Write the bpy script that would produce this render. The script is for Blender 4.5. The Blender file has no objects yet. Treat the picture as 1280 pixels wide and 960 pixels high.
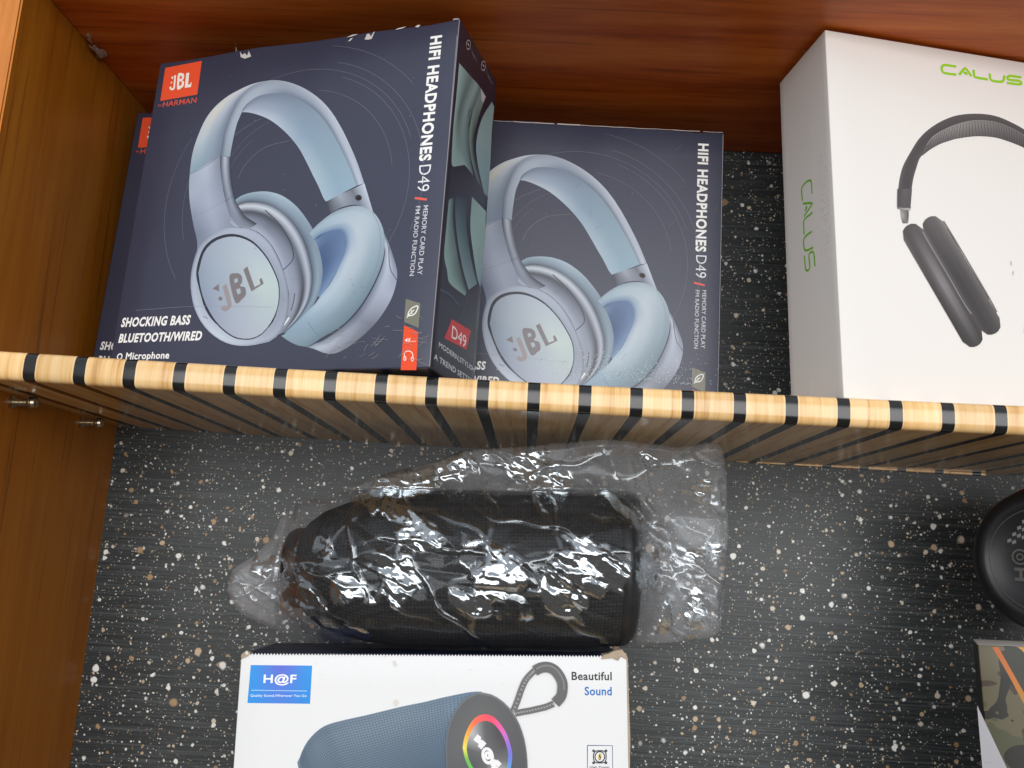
import bpy, bmesh, math, random
import numpy as np
from mathutils import Vector, Matrix
from mathutils.geometry import tessellate_polygon, delaunay_2d_cdt

C = bpy.context.scene.collection
SC = bpy.context.scene
rad = math.radians

# ------------------------------------------------------------------ camera
cam_d = bpy.data.cameras.new("camera")
cam = bpy.data.objects.new("camera", cam_d)
C.objects.link(cam)
SC.camera = cam
cam_d.sensor_width = 36.0
cam_d.lens = 1112.5 / 1280 * 36
cam_d.clip_start = 0.01
cam_d.clip_end = 100
_r = Vector((0.99823387, 0.01711838, 0.05688679))
_u = Vector((-0.05277931, -0.18396302, 0.98151513))
_f = Vector((-0.02726701, 0.98278409, 0.18273462))
_m = Matrix((_r, _u, -_f)).transposed().to_4x4()
_m.translation = Vector((0.35758, -0.52847, -0.10200))
cam.matrix_world = _m

# ------------------------------------------------------------------ light
world = bpy.data.worlds.new("World")
SC.world = world
world.use_nodes = True
bgn = world.node_tree.nodes["Background"]
_tc = world.node_tree.nodes.new('ShaderNodeTexCoord')
_sp = world.node_tree.nodes.new('ShaderNodeSeparateXYZ')
_cr = world.node_tree.nodes.new('ShaderNodeValToRGB')
_mr = world.node_tree.nodes.new('ShaderNodeMapRange')
world.node_tree.links.new(_tc.outputs['Generated'], _sp.inputs[0])
world.node_tree.links.new(_sp.outputs[2], _mr.inputs[0])
_mr.inputs[1].default_value = -1; _mr.inputs[2].default_value = 1
world.node_tree.links.new(_mr.outputs[0], _cr.inputs[0])
_cr.color_ramp.elements[0].position = 0.40; _cr.color_ramp.elements[0].color = (.105, .096, .088, 1)   # the shop floor
_cr.color_ramp.elements[1].position = 0.56; _cr.color_ramp.elements[1].color = (.72, .76, .82, 1)      # bright street and sky above it
world.node_tree.links.new(_cr.outputs[0], bgn.inputs[0])
bgn.inputs[1].default_value = 1.0

def area(name, loc, target, sx, sy, power, col):
    d = bpy.data.lights.new(name, 'AREA')
    d.shape = 'RECTANGLE'; d.size = sx; d.size_y = sy
    d.energy = power; d.color = col
    o = bpy.data.objects.new(name, d); C.objects.link(o)
    o.location = loc
    o.rotation_euler = (Vector(target) - Vector(loc)).to_track_quat('-Z', 'Y').to_euler()
    return o
# the open shop front: daylight from in front and a little to the right
area("door_daylight", (0.62, -2.3, 0.16), (0.4, 0.1, 0.05), 3.1, 1.15, 55, (1.0, 0.99, 0.975))

SC.view_settings.view_transform = 'Standard'
SC.view_settings.look = 'None'
SC.view_settings.exposure = 0.0
SC.view_settings.gamma = 1.0

# ------------------------------------------------------------------ helpers
def lin(c):
    c = c / 255.0
    return c / 12.92 if c <= 0.04045 else ((c + 0.055) / 1.055) ** 2.4
def L3(c, g=1.0):
    return (lin(c[0]) * g, lin(c[1]) * g, lin(c[2]) * g, 1.0)

def mesh_obj(name, me, mats=(), parent=None, smooth=False):
    o = bpy.data.objects.new(name, me)
    C.objects.link(o)
    for m in (mats if isinstance(mats, (list, tuple)) else [mats]):
        me.materials.append(m)
    if parent is not None:
        o.parent = parent
    if smooth:
        for p in me.polygons: p.use_smooth = True
    return o
def bm_obj(name, bm, mats, parent=None, smooth=False):
    me = bpy.data.meshes.new(name)
    bmesh.ops.recalc_face_normals(bm, faces=bm.faces)
    bm.to_mesh(me); bm.free()
    return mesh_obj(name, me, mats, parent, smooth)
def thing(name, label, cat, loc=(0, 0, 0), group=None):
    o = bpy.data.objects.new(name, None)
    C.objects.link(o); o.location = loc
    o.empty_display_size = 0.02
    o['label'] = label; o['category'] = cat
    if group: o['group'] = group
    return o
def tag(o, label, cat, group=None):
    o['label'] = label; o['category'] = cat
    if group: o['group'] = group
def add_box(bm, lo, hi, mi=0):
    vs = [bm.verts.new((x, y, z)) for x in (lo[0], hi[0]) for y in (lo[1], hi[1]) for z in (lo[2], hi[2])]
    fs = []
    for q in ((0, 1, 3, 2), (4, 6, 7, 5), (0, 4, 5, 1), (2, 3, 7, 6), (0, 2, 6, 4), (1, 5, 7, 3)):
        f = bm.faces.new([vs[i] for i in q]); f.material_index = mi; fs.append(f)
    return vs, fs
def bevel_all(bm, w, seg=2):
    bmesh.ops.bevel(bm, geom=list(bm.edges), offset=w, segments=seg, affect='EDGES', profile=0.5)
def lathe(bm, prof, n=48, axis='X', mi=0):
    """prof: list of (along, radius); revolved about the given local axis."""
    rings = []
    for a, r in prof:
        ring = []
        for k in range(n):
            t = 2 * math.pi * k / n
            p = (a, r * math.cos(t), r * math.sin(t)) if axis == 'X' else (r * math.cos(t), r * math.sin(t), a)
            ring.append(bm.verts.new(p))
        rings.append(ring)
    for i in range(len(rings) - 1):
        for k in range(n):
            f = bm.faces.new((rings[i][k], rings[i][(k + 1) % n], rings[i + 1][(k + 1) % n], rings[i + 1][k]))
            f.material_index = mi
    for ring in (rings[0], rings[-1]):
        f = bm.faces.new(ring); f.material_index = mi
    return rings

# ------------------------------------------------------------------ material tools
class NT:
    def __init__(s, name):
        s.m = bpy.data.materials.new(name); s.m.use_nodes = True
        s.t = s.m.node_tree
        s.b = s.t.nodes["Principled BSDF"]
        s.out = s.t.nodes["Material Output"]
    def n(s, typ, **kw):
        nd = s.t.nodes.new(typ)
        for k, v in kw.items(): setattr(nd, k, v)
        return nd
    def l(s, a, b): s.t.links.new(a, b)
    def put(s, sock, v):
        if isinstance(v, bpy.types.NodeSocket): s.l(v, sock)
        elif v is not None:
            if sock.type == 'RGBA' and len(v) == 3: v = (*v, 1)
            sock.default_value = v
    def math(s, op, a, b=None, c=None, clamp=False):
        nd = s.n('ShaderNodeMath', operation=op, use_clamp=clamp)
        for i, v in enumerate((a, b, c)):
            if v is not None: s.put(nd.inputs[i], v)
        return nd.outputs[0]
    def mix(s, f, a, b, mode='MIX'):
        nd = s.n('ShaderNodeMix', data_type='RGBA', blend_type=mode)
        s.put(nd.inputs[0], f); s.put(nd.inputs[6], a); s.put(nd.inputs[7], b)
        return nd.outputs[2]
    def ramp(s, f, stops, interp='LINEAR'):
        nd = s.n('ShaderNodeValToRGB'); cr = nd.color_ramp; cr.interpolation = interp
        while len(cr.elements) < len(stops): cr.elements.new(0.5)
        for e, (p, col) in zip(cr.elements, stops):
            e.position = p; e.color = (*col, 1) if len(col) == 3 else col
        s.put(nd.inputs[0], f); return nd.outputs[0]
    def coord(s, scale=(1, 1, 1), loc=(0, 0, 0), rot=(0, 0, 0)):
        tc = s.n('ShaderNodeTexCoord'); mp = s.n('ShaderNodeMapping')
        mp.inputs['Scale'].default_value = scale; mp.inputs['Location'].default_value = loc
        mp.inputs['Rotation'].default_value = rot
        s.l(tc.outputs['Object'], mp.inputs['Vector']); return mp.outputs[0]
    def noise(s, vec, scale, detail=3, rough=0.5, dist=0.0, out=0):
        nd = s.n('ShaderNodeTexNoise'); s.put(nd.inputs['Vector'], vec)
        nd.inputs['Scale'].default_value = scale; nd.inputs['Detail'].default_value = detail
        nd.inputs['Roughness'].default_value = rough; nd.inputs['Distortion'].default_value = dist
        return nd.outputs[out]
    def voro(s, vec, scale, feature='F1', rnd=1.0):
        nd = s.n('ShaderNodeTexVoronoi', feature=feature); s.put(nd.inputs['Vector'], vec)
        nd.inputs['Scale'].default_value = scale; nd.inputs['Randomness'].default_value = rnd
        return nd
    def bump(s, h, strength, dist=0.001):
        nd = s.n('ShaderNodeBump'); nd.inputs['Strength'].default_value = strength
        nd.inputs['Distance'].default_value = dist
        s.put(nd.inputs['Height'], h); s.l(nd.outputs[0], s.b.inputs['Normal'])
    def set(s, col=None, rough=None, spec=None, metal=None, coat=None, coat_r=None):
        b = s.b.inputs
        for k, v in (('Base Color', col), ('Roughness', rough), ('Specular IOR Level', spec), ('Metallic', metal), ('Coat Weight', coat), ('Coat Roughness', coat_r)):
            if v is not None: s.put(b[k], v)
        return s.m

def wood(name, dark, mid, light, scale, rough=0.35, coat=0.15, seed=0.0, contrast=1.0):
    """grain: long streaks; scale stretches object coordinates (small along the grain)."""
    t = NT(name)
    v = t.coord(scale, (seed, seed * 1.7, seed * .6))
    n1 = t.noise(v, 1.0, 4, 0.55, 0.6)
    n2 = t.noise(v, 4.5, 3, 0.6, 0.3)
    n3 = t.noise(v, 16.0, 2, 0.5)
    a = t.math('ADD', t.math('MULTIPLY', n1, 0.55), t.math('ADD', t.math('MULTIPLY', n2, 0.3), t.math('MULTIPLY', n3, 0.15)))
    a = t.math('MULTIPLY_ADD', t.math('SUBTRACT', a, 0.5), contrast, 0.5)
    col = t.ramp(a, [(0.30, dark), (0.5, mid), (0.70, light)])
    v4 = t.coord(tuple(q * (7.0 if q > 10 else 2.2) for q in scale), (seed * 2.1, 1.3, seed))
    n4 = t.noise(v4, 1.0, 2, .5, .1)
    pore = t.math('MULTIPLY', t.math('SUBTRACT', n4, .60), 7.0, None, True)
    col = t.mix(t.math('MULTIPLY', pore, .55), col, tuple(q * .35 for q in dark))
    t.bump(t.math('SUBTRACT', n3, pore), 0.10, 0.0004)
    return t.set(col, t.math('MULTIPLY_ADD', n2, 0.14, rough - .07), 0.28, coat=coat, coat_r=0.25)

M = {}
M['side_wood'] = wood('side_wood', (.27, .078, .004), (.34, .110, .007), (.40, .145, .011), (45, 45, 3.2), .42, .04, 3.1, 1.0)
M['edge_wood'] = wood('edge_wood', (.50, .16, .028), (.62, .22, .04), (.70, .28, .06), (60, 60, 5), .35, .15, 1.3)
M['top_wood'] = wood('top_wood', (.28, .040, .002), (.50, .100, .009), (.64, .175, .028), (2.4, 26, 26), .40, .03, 7.7, 1.25)

# striped laminate of the shelf: maple strips with black bands across the board
def striped():
    t = NT('striped_laminate')
    tc = t.n('ShaderNodeTexCoord'); sp = t.n('ShaderNodeSeparateXYZ'); t.l(tc.outputs['Object'], sp.inputs[0])
    P = 0.0309; x0 = 0.0474
    ph = t.math('FRACT', t.math('ADD', t.math('DIVIDE', t.math('SUBTRACT', sp.outputs[0], x0), P), 20.5))
    d = t.math('ABSOLUTE', t.math('SUBTRACT', ph, 0.5))
    lip = t.math('LESS_THAN', d, 0.150)
    cell = t.math('FLOOR', t.math('ADD', t.math('DIVIDE', t.math('SUBTRACT', sp.outputs[0], x0), P), 20.0))
    wn = t.n('ShaderNodeTexWhiteNoise', noise_dimensions='1D'); t.l(cell, wn.inputs['W'])
    black = t.math('LESS_THAN', d, t.math('MULTIPLY_ADD', wn.outputs['Value'], .012, .116))
    v = t.coord((150, 7, 7))
    off = t.n('ShaderNodeVectorMath', operation='MULTIPLY_ADD')
    t.l(wn.outputs['Color'], off.inputs[0]); off.inputs[1].default_value = (40, 40, 40); t.l(v, off.inputs[2])
    g1 = t.noise(off.outputs[0], 1.0, 3, .5, .5)
    g2 = t.noise(off.outputs[0], 5.0, 2, .5)
    a = t.math('ADD', t.math('MULTIPLY', g1, .7), t.math('MULTIPLY', g2, .3))
    maple = t.ramp(a, [(.34, (.58, .31, .11)), (.47, (.80, .50, .205)), (.58, (.87, .59, .29))])
    tint = t.math('MULTIPLY_ADD', wn.outputs['Value'], .22, .86)
    tn = t.n('ShaderNodeCombineXYZ')
    for i in range(3): t.l(tint, tn.inputs[i])
    maple = t.mix(1.0, maple, tn.outputs[0], 'MULTIPLY')
    pale = t.mix(t.math('MULTIPLY', lip, .55), maple, (.86, .62, .33))
    grime = t.math('MULTIPLY', t.math('SUBTRACT', t.noise(t.coord((1, 1, 1), (2, 5, 1)), 70, 5, .7), .55), 3.0, None, True)
    pale = t.mix(t.math('MULTIPLY', grime, .28), pale, (.30, .17, .07))
    col = t.mix(black, pale, t.mix(grime, (.012, .012, .012), (.03, .026, .022)))
    t.set(col, t.math('MULTIPLY_ADD', g2, .06, .13), .5)
    return t.m
M['striped'] = striped()

# dark laminate sprinkled with pale and tan flecks, fine horizontal grain
def flecked():
    t = NT('flecked_panel')
    v = t.coord()
    warp = t.noise(v, 260, 1, .5, 0, 1)
    wv = t.n('ShaderNodeVectorMath', operation='MULTIPLY_ADD')
    t.l(warp, wv.inputs[0]); wv.inputs[1].default_value = (.0022, .0, .0022); t.l(v, wv.inputs[2])
    flat = t.n('ShaderNodeVectorMath', operation='MULTIPLY'); t.l(wv.outputs[0], flat.inputs[0]); flat.inputs[1].default_value = (1, 0, 1)
    vec = flat.outputs[0]
    base = None
    streak = t.noise(t.coord((14, 1, 700)), 1.0, 4, .6, .3)
    streak2 = t.noise(t.coord((40, 1, 1500)), 1.0, 2, .5)
    patch = t.noise(v, 9, 2, .5)
    col = t.ramp(streak, [(.28, (.014, .0175, .019)), (.50, (.033, .039, .041)), (.72, (.085, .096, .100))])
    for sc, rmax, keep, bright in ((560, .38, .38, .8), (290, .35, .38, 1.05), (150, .34, .48, 1.15), (85, .28, .60, 1.2), (50, .22, .64, 1.25)):
        vo = t.voro(vec, sc)
        s2 = t.n('ShaderNodeSeparateColor'); t.l(vo.outputs['Color'], s2.inputs[0])
        rr = t.math('POWER', s2.outputs[0], 1.25)
        rr = t.math('MULTIPLY_ADD', rr, rmax * .75, rmax * .25)
        on = t.math('GREATER_THAN', s2.outputs[1], keep)
        dd = t.math('MULTIPLY_ADD', t.math('SUBTRACT', rr, vo.outputs['Distance']), 14.0, 0.0, True)
        f = t.math('MULTIPLY', dd, on)
        f = t.math('MULTIPLY', f, t.math('MULTIPLY_ADD', s2.outputs[0], .4, .6))
        fc = t.ramp(s2.outputs[2], [(.0, (.36 * bright, .23 * bright, .12 * bright)), (.16, (.52 * bright, .39 * bright, .25 * bright)), (.32, (.66 * bright, .58 * bright, .47 * bright)), (.46, (.80 * bright, .80 * bright, .76 * bright))], 'CONSTANT')
        col = t.mix(f, col, fc)
    t.bump(t.math('ADD', streak, t.math('MULTIPLY', streak2, .6)), .22, .0006)
    return t.set(col, t.math('MULTIPLY_ADD', streak, .22, .30), .42)
M['flecked'] = flecked()

def plain(name, col, rough=.45, spec=.4, metal=0., nscale=None, namp=.12, bump=0, bscale=300, coat=0.):
    t = NT(name)
    c = (*col, 1)
    if nscale:
        n = t.noise(t.coord(), nscale, 4, .6)
        k = t.math('MULTIPLY_ADD', n, namp * 2, 1 - namp)
        cx = t.n('ShaderNodeCombineXYZ')
        for i in range(3): t.l(k, cx.inputs[i])
        c = t.mix(1.0, c, cx.outputs[0], 'MULTIPLY')
        rough = t.math('MULTIPLY_ADD', n, .2, rough - .1)
    if bump:
        t.bump(t.noise(t.coord(), bscale, 2), bump, .0005)
    return t.set(c, rough, spec, metal, coat, .2)

M['navy_card'] = plain('navy_card', (.037, .041, .072), .38, .55, nscale=14, namp=.15, bump=.03, bscale=25)
M['navy_side'] = plain('navy_side', (.026, .022, .034), .30, .5, nscale=18, namp=.2, bump=.05, bscale=30)
M['white_card'] = plain('white_card', (.76, .725, .685), .50, .35, nscale=6, namp=.02, bump=.02, bscale=40)
M['white_gloss_card'] = plain('white_gloss_card', (.75, .75, .75), .42, .4, nscale=22, namp=.03, bump=.04, bscale=60)
M['blue_black_card'] = plain('blue_black_card', (.006, .012, .05), .4, .4, nscale=20)
M['raw_card'] = plain('raw_card', (.42, .33, .24), .8, .2, nscale=200, namp=.3, bump=.4, bscale=500)
M['rubber'] = plain('rubber', (.010, .010, .011), .42, .4, nscale=60, namp=.2)
M['steel'] = plain('steel', (.62, .55, .42), .28, .5, 1.0, nscale=300, namp=.2)
M['glue'] = plain('glue', (.30, .20, .15), .35, .5, nscale=200)

def printed(gain=1.0, name='printed_ink', rough=.36, spec=.42):
    t = NT(name)
    a = t.n('ShaderNodeAttribute', attribute_name='Col')
    n = t.noise(t.coord(), 30, 3)
    k = t.math('MULTIPLY_ADD', n, .08 * gain, .96 * gain)
    cx = t.n('ShaderNodeCombineXYZ')
    for i in range(3): t.l(k, cx.inputs[i])
    c = t.mix(1.0, a.outputs['Color'], cx.outputs[0], 'MULTIPLY')
    return t.set(c, rough, spec)
M['ink'] = printed(.92)
M['ink_matte'] = printed(.95, 'printed_ink_matte', .5, .35)

def mesh_fabric(name, c1, c2, scale, rough=.7):
    t = NT(name)
    vo = t.voro(t.coord((1, 1, 1)), scale, rnd=.25)
    f = t.math('MULTIPLY', vo.outputs['Distance'], 1.3, None, True)
    col = t.mix(f, (*c1, 1), (*c2, 1))
    t.bump(t.math('SUBTRACT', 1.0, f), .8, .001)
    return t.set(col, rough, .3)
M['black_mesh'] = mesh_fabric('black_mesh', (.030, .030, .032), (.002, .002, .002), 420)
M['red_mesh'] = mesh_fabric('red_mesh', (.42, .012, .015), (.10, .004, .004), 420)

def camo():
    t = NT('camo_print')
    v = t.coord((1, 1, 1))
    a = t.noise(v, 26, 2, .45, .8); b = t.noise(t.coord((1, 1, 1), (3.1, 0, 1.7)), 30, 2, .45, 1.0); c = t.noise(t.coord((1, 1, 1), (7.3, 2, 4.1)), 34, 2, .4, .9)
    col = t.mix(t.math('GREATER_THAN', a, .53), (.105, .090, .048), (.066, .068, .034))
    col = t.mix(t.math('GREATER_THAN', b, .55), col, (.050, .032, .018))
    col = t.mix(t.math('GREATER_THAN', c, .60), col, (.016, .015, .011))
    return t.set(col, .38, .4)
M['camo'] = camo()

def film():
    t = NT('clear_film')
    tr = t.n('ShaderNodeBsdfTransparent'); tr.inputs[0].default_value = (.97, .97, .975, 1)
    gl = t.n('ShaderNodeBsdfGlossy'); gl.inputs['Roughness'].default_value = .15; gl.inputs[0].default_value = (.88, .95, 1, 1)
    df = t.n('ShaderNodeBsdfDiffuse'); df.inputs[0].default_value = (.75, .76, .78, 1)
    tl = t.n('ShaderNodeBsdfTranslucent'); tl.inputs[0].default_value = (.75, .76, .78, 1)
    v = t.coord()
    n = t.noise(v, 420, 3, .6, .4); n2 = t.noise(v, 130, 2, .5, .6)
    bp = t.n('ShaderNodeBump'); bp.inputs['Strength'].default_value = .35; bp.inputs['Distance'].default_value = .0012
    cz = t.n('ShaderNodeAttribute', attribute_name='Crumple'); t.l(t.math('MULTIPLY', t.math('ADD', n2, t.math('MULTIPLY', n, .35)), t.math('MULTIPLY_ADD', cz.outputs['Fac'], .75, .25)), bp.inputs['Height'])
    t.l(bp.outputs[0], gl.inputs['Normal'])
    fr = t.n('ShaderNodeFresnel'); fr.inputs[0].default_value = 1.5
    t.l(bp.outputs[0], fr.inputs['Normal'])
    fac = t.math('MULTIPLY', t.math('MINIMUM', fr.outputs[0], .11), t.math('MULTIPLY_ADD', cz.outputs['Fac'], 9.5, .40), None, True); fac = t.math('MINIMUM', fac, .56)
    veil = t.n('ShaderNodeMixShader'); veil.inputs[0].default_value = .5
    t.l(df.outputs[0], veil.inputs[1]); t.l(tl.outputs[0], veil.inputs[2])
    m1 = t.n('ShaderNodeMixShader'); hz = t.n('ShaderNodeAttribute', attribute_name='Haze'); vf = t.math('MULTIPLY', hz.outputs['Fac'], t.math('MULTIPLY_ADD', t.noise(v, 60, 4, .65), 1.1, .25), None, True)
    t.l(vf, m1.inputs[0]); t.l(tr.outputs[0], m1.inputs[1]); t.l(veil.outputs[0], m1.inputs[2])
    m2 = t.n('ShaderNodeMixShader'); t.l(fac, m2.inputs[0]); t.l(m1.outputs[0], m2.inputs[1]); t.l(gl.outputs[0], m2.inputs[2])
    t.l(m2.outputs[0], t.out.inputs[0])
    t.t.nodes.remove(t.b)
    return t.m
M['film'] = film()

# ------------------------------------------------------------------ printed artwork (face coordinates in mm)
def resample(pts, n):
    """Catmull-Rom through pts, n samples evenly spaced by arc length."""
    p = np.array(pts, float)
    if len(p) > 2:
        q = np.vstack([2 * p[0] - p[1], p, 2 * p[-1] - p[-2]]); out = []
        for i in range(1, len(q) - 2):
            for t in np.linspace(0, 1, 10, endpoint=False):
                a, b, c, d = q[i - 1], q[i], q[i + 1], q[i + 2]
                out.append(.5 * ((2 * b) + (-a + c) * t + (2 * a - 5 * b + 4 * c - d) * t * t + (-a + 3 * b - 3 * c + d) * t ** 3))
        out.append(p[-1]); p = np.array(out)
    s = np.r_[0, np.cumsum(np.hypot(*np.diff(p, axis=0).T))]
    t = np.linspace(0, s[-1], n)
    return np.c_[np.interp(t, s, p[:, 0]), np.interp(t, s, p[:, 1])]
def closed_smooth(pts, k=6):
    p = np.array(pts, float)
    if np.hypot(*(p[0] - p[-1])) < 1e-3: p = p[:-1]
    n = len(p); out = []
    for i in range(n):
        a, b, c, d = p[i - 1], p[i], p[(i + 1) % n], p[(i + 2) % n]
        for t in np.linspace(0, 1, k, endpoint=False):
            out.append(.5 * ((2 * b) + (-a + c) * t + (2 * a - 5 * b + 4 * c - d) * t * t + (-a + 3 * b - 3 * c + d) * t ** 3))
    return np.array(out)
def colrow(cols, n):
    c = np.array([[lin(v) for v in q] for q in cols]); t = np.linspace(0, 1, n); s = np.linspace(0, 1, len(c))
    return np.stack([np.interp(t, s, c[:, k]) for k in range(3)], -1)

_txt = {}
def text_mesh(s, bold, shear):
    key = (s, bold, shear)
    if key not in _txt:
        cu = bpy.data.curves.new('t', 'FONT'); cu.body = s; cu.size = 1; cu.offset = bold * .045
        cu.resolution_u = 3; cu.shear = shear; cu.space_character = 1 + .12 * max(0, bold)
        o = bpy.data.objects.new('t', cu); C.objects.link(o)
        bpy.context.view_layer.update()
        me = o.evaluated_get(bpy.context.evaluated_depsgraph_get()).to_mesh()
        v = np.array([q.co[:2] for q in me.vertices]); f = [tuple(q.vertices) for q in me.polygons]
        bpy.data.objects.remove(o); bpy.data.curves.remove(cu)
        _txt[key] = (v, f)
    return _txt[key]

class Art:
    """flat print: triangles in face mm coordinates with a colour per vertex"""
    def __init__(s): s.v = []; s.f = []; s.c = []; s.k = 0
    def add(s, pts, faces, cols):
        b = len(s.v); h = .06 + s.k * .008; s.k += 1
        s.v += [(float(x), h, float(y)) for x, y in pts]
        s.c += [tuple(c) for c in cols]
        s.f += [tuple(b + i for i in f) for f in faces]
    def prim(s, p):
        if p[0] == 'L':
            cs, cc = p[1], p[2]; n = 48 if max(len(c) for c in cs) > 2 else 8
            sub = 5
            R = [resample(c, n) for c in cs]; K = [colrow(c, n) for c in cc]
            rows = []; krows = []
            for i in range(len(R) - 1):
                for j in range(sub):
                    t = j / sub; ts = t * t * (3 - 2 * t) * .5 + t * .5
                    rows.append(R[i] * (1 - t) + R[i + 1] * t); krows.append(K[i] * (1 - ts) + K[i + 1] * ts)
            rows.append(R[-1]); krows.append(K[-1])
            m = len(rows)
            s.add(np.vstack(rows), [(i * n + j, i * n + j + 1, (i + 1) * n + j + 1, (i + 1) * n + j) for i in range(m - 1) for j in range(n - 1)], np.vstack(krows))
        elif p[0] == 'P':
            q = closed_smooth(p[1]) if p[3] else np.array(p[1], float)
            tr = tessellate_polygon([[Vector((x, y, 0)) for x, y in q]])
            s.add(q, tr, [[lin(v) for v in p[2]]] * len(q))
        elif p[0] == 'S':
            q = [tuple(t) for t in p[1]]
            if p[4] and q[0] != q[-1]: q = q + [q[0]]
            n = 2 if len(q) == 2 else max(12, 4 * len(q))
            if p[4] and len(q) < 6: r = np.array(q, float); n = len(r)
            else: r = resample(q, n)
            d = np.gradient(r, axis=0); d /= np.maximum(np.hypot(d[:, 0], d[:, 1]), 1e-9)[:, None]
            nn = np.c_[-d[:, 1], d[:, 0]] * p[2] / 2
            s.add(np.vstack([r + nn, r - nn]), [(j, j + 1, n + j + 1, n + j) for j in range(n - 1)], [[lin(v) for v in p[3]]] * (2 * n))
        elif p[0] == 'T':
            _, txt, x, y, w, h, rot, col, bold, shear = p
            v, f = text_mesh(txt, bold, shear)
            mn = v.min(0); mx = v.max(0); q = (v - mn) / (mx - mn) * np.array([w, h])
            if rot == -90: q = np.c_[q[:, 1], -q[:, 0]]
            elif rot == 90: q = np.c_[-q[:, 1], q[:, 0]]
            s.add(q + np.array([x, y]), f, [[lin(t) for t in col]] * len(q))
    def build(s, name, mat, parent, frame):
        """frame: 4x4 taking (x mm/1000, outward, z) of the face to the parent's space"""
        me = bpy.data.meshes.new(name)
        vs = [frame @ Vector((x / 1000, -h / 1000, z / 1000)) for x, h, z in s.v]
        me.from_pydata(vs, [], s.f)
        at = me.color_attributes.new('Col', 'FLOAT_COLOR', 'POINT')
        at.data.foreach_set('color', np.c_[np.array(s.c), np.ones(len(s.c))].astype(np.float32).ravel())
        return mesh_obj(name, me, mat, parent)
def art(keys, name, mat, parent, frame, k0=0, clip=None):
    a = Art(); a.k = k0
    for k in ([keys] if isinstance(keys, str) else keys):
        for p in ART[k]:
            if k == 'wear_glare_marks' and p[0] == 'P':
                top = max(q[1] for q in p[1]); p = (p[0], [(x, y - max(0, top - 238.6)) for x, y in p[1]], p[2], p[3])
            a.prim(p)
    return a.build(name, mat, parent, frame)
FRONT = Matrix.Identity(4)
def right_side(W):      # the +x face, seen from outside: face x runs to +y
    return Matrix(((0, -1, 0, W), (1, 0, 0, 0), (0, 0, 1, 0), (0, 0, 0, 1)))
def left_side(D):       # the -x face, seen from outside: face x runs from the back edge to the front
    return Matrix(((0, 1, 0, 0), (-1, 0, 0, D), (0, 0, 1, 0), (0, 0, 0, 1)))

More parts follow.
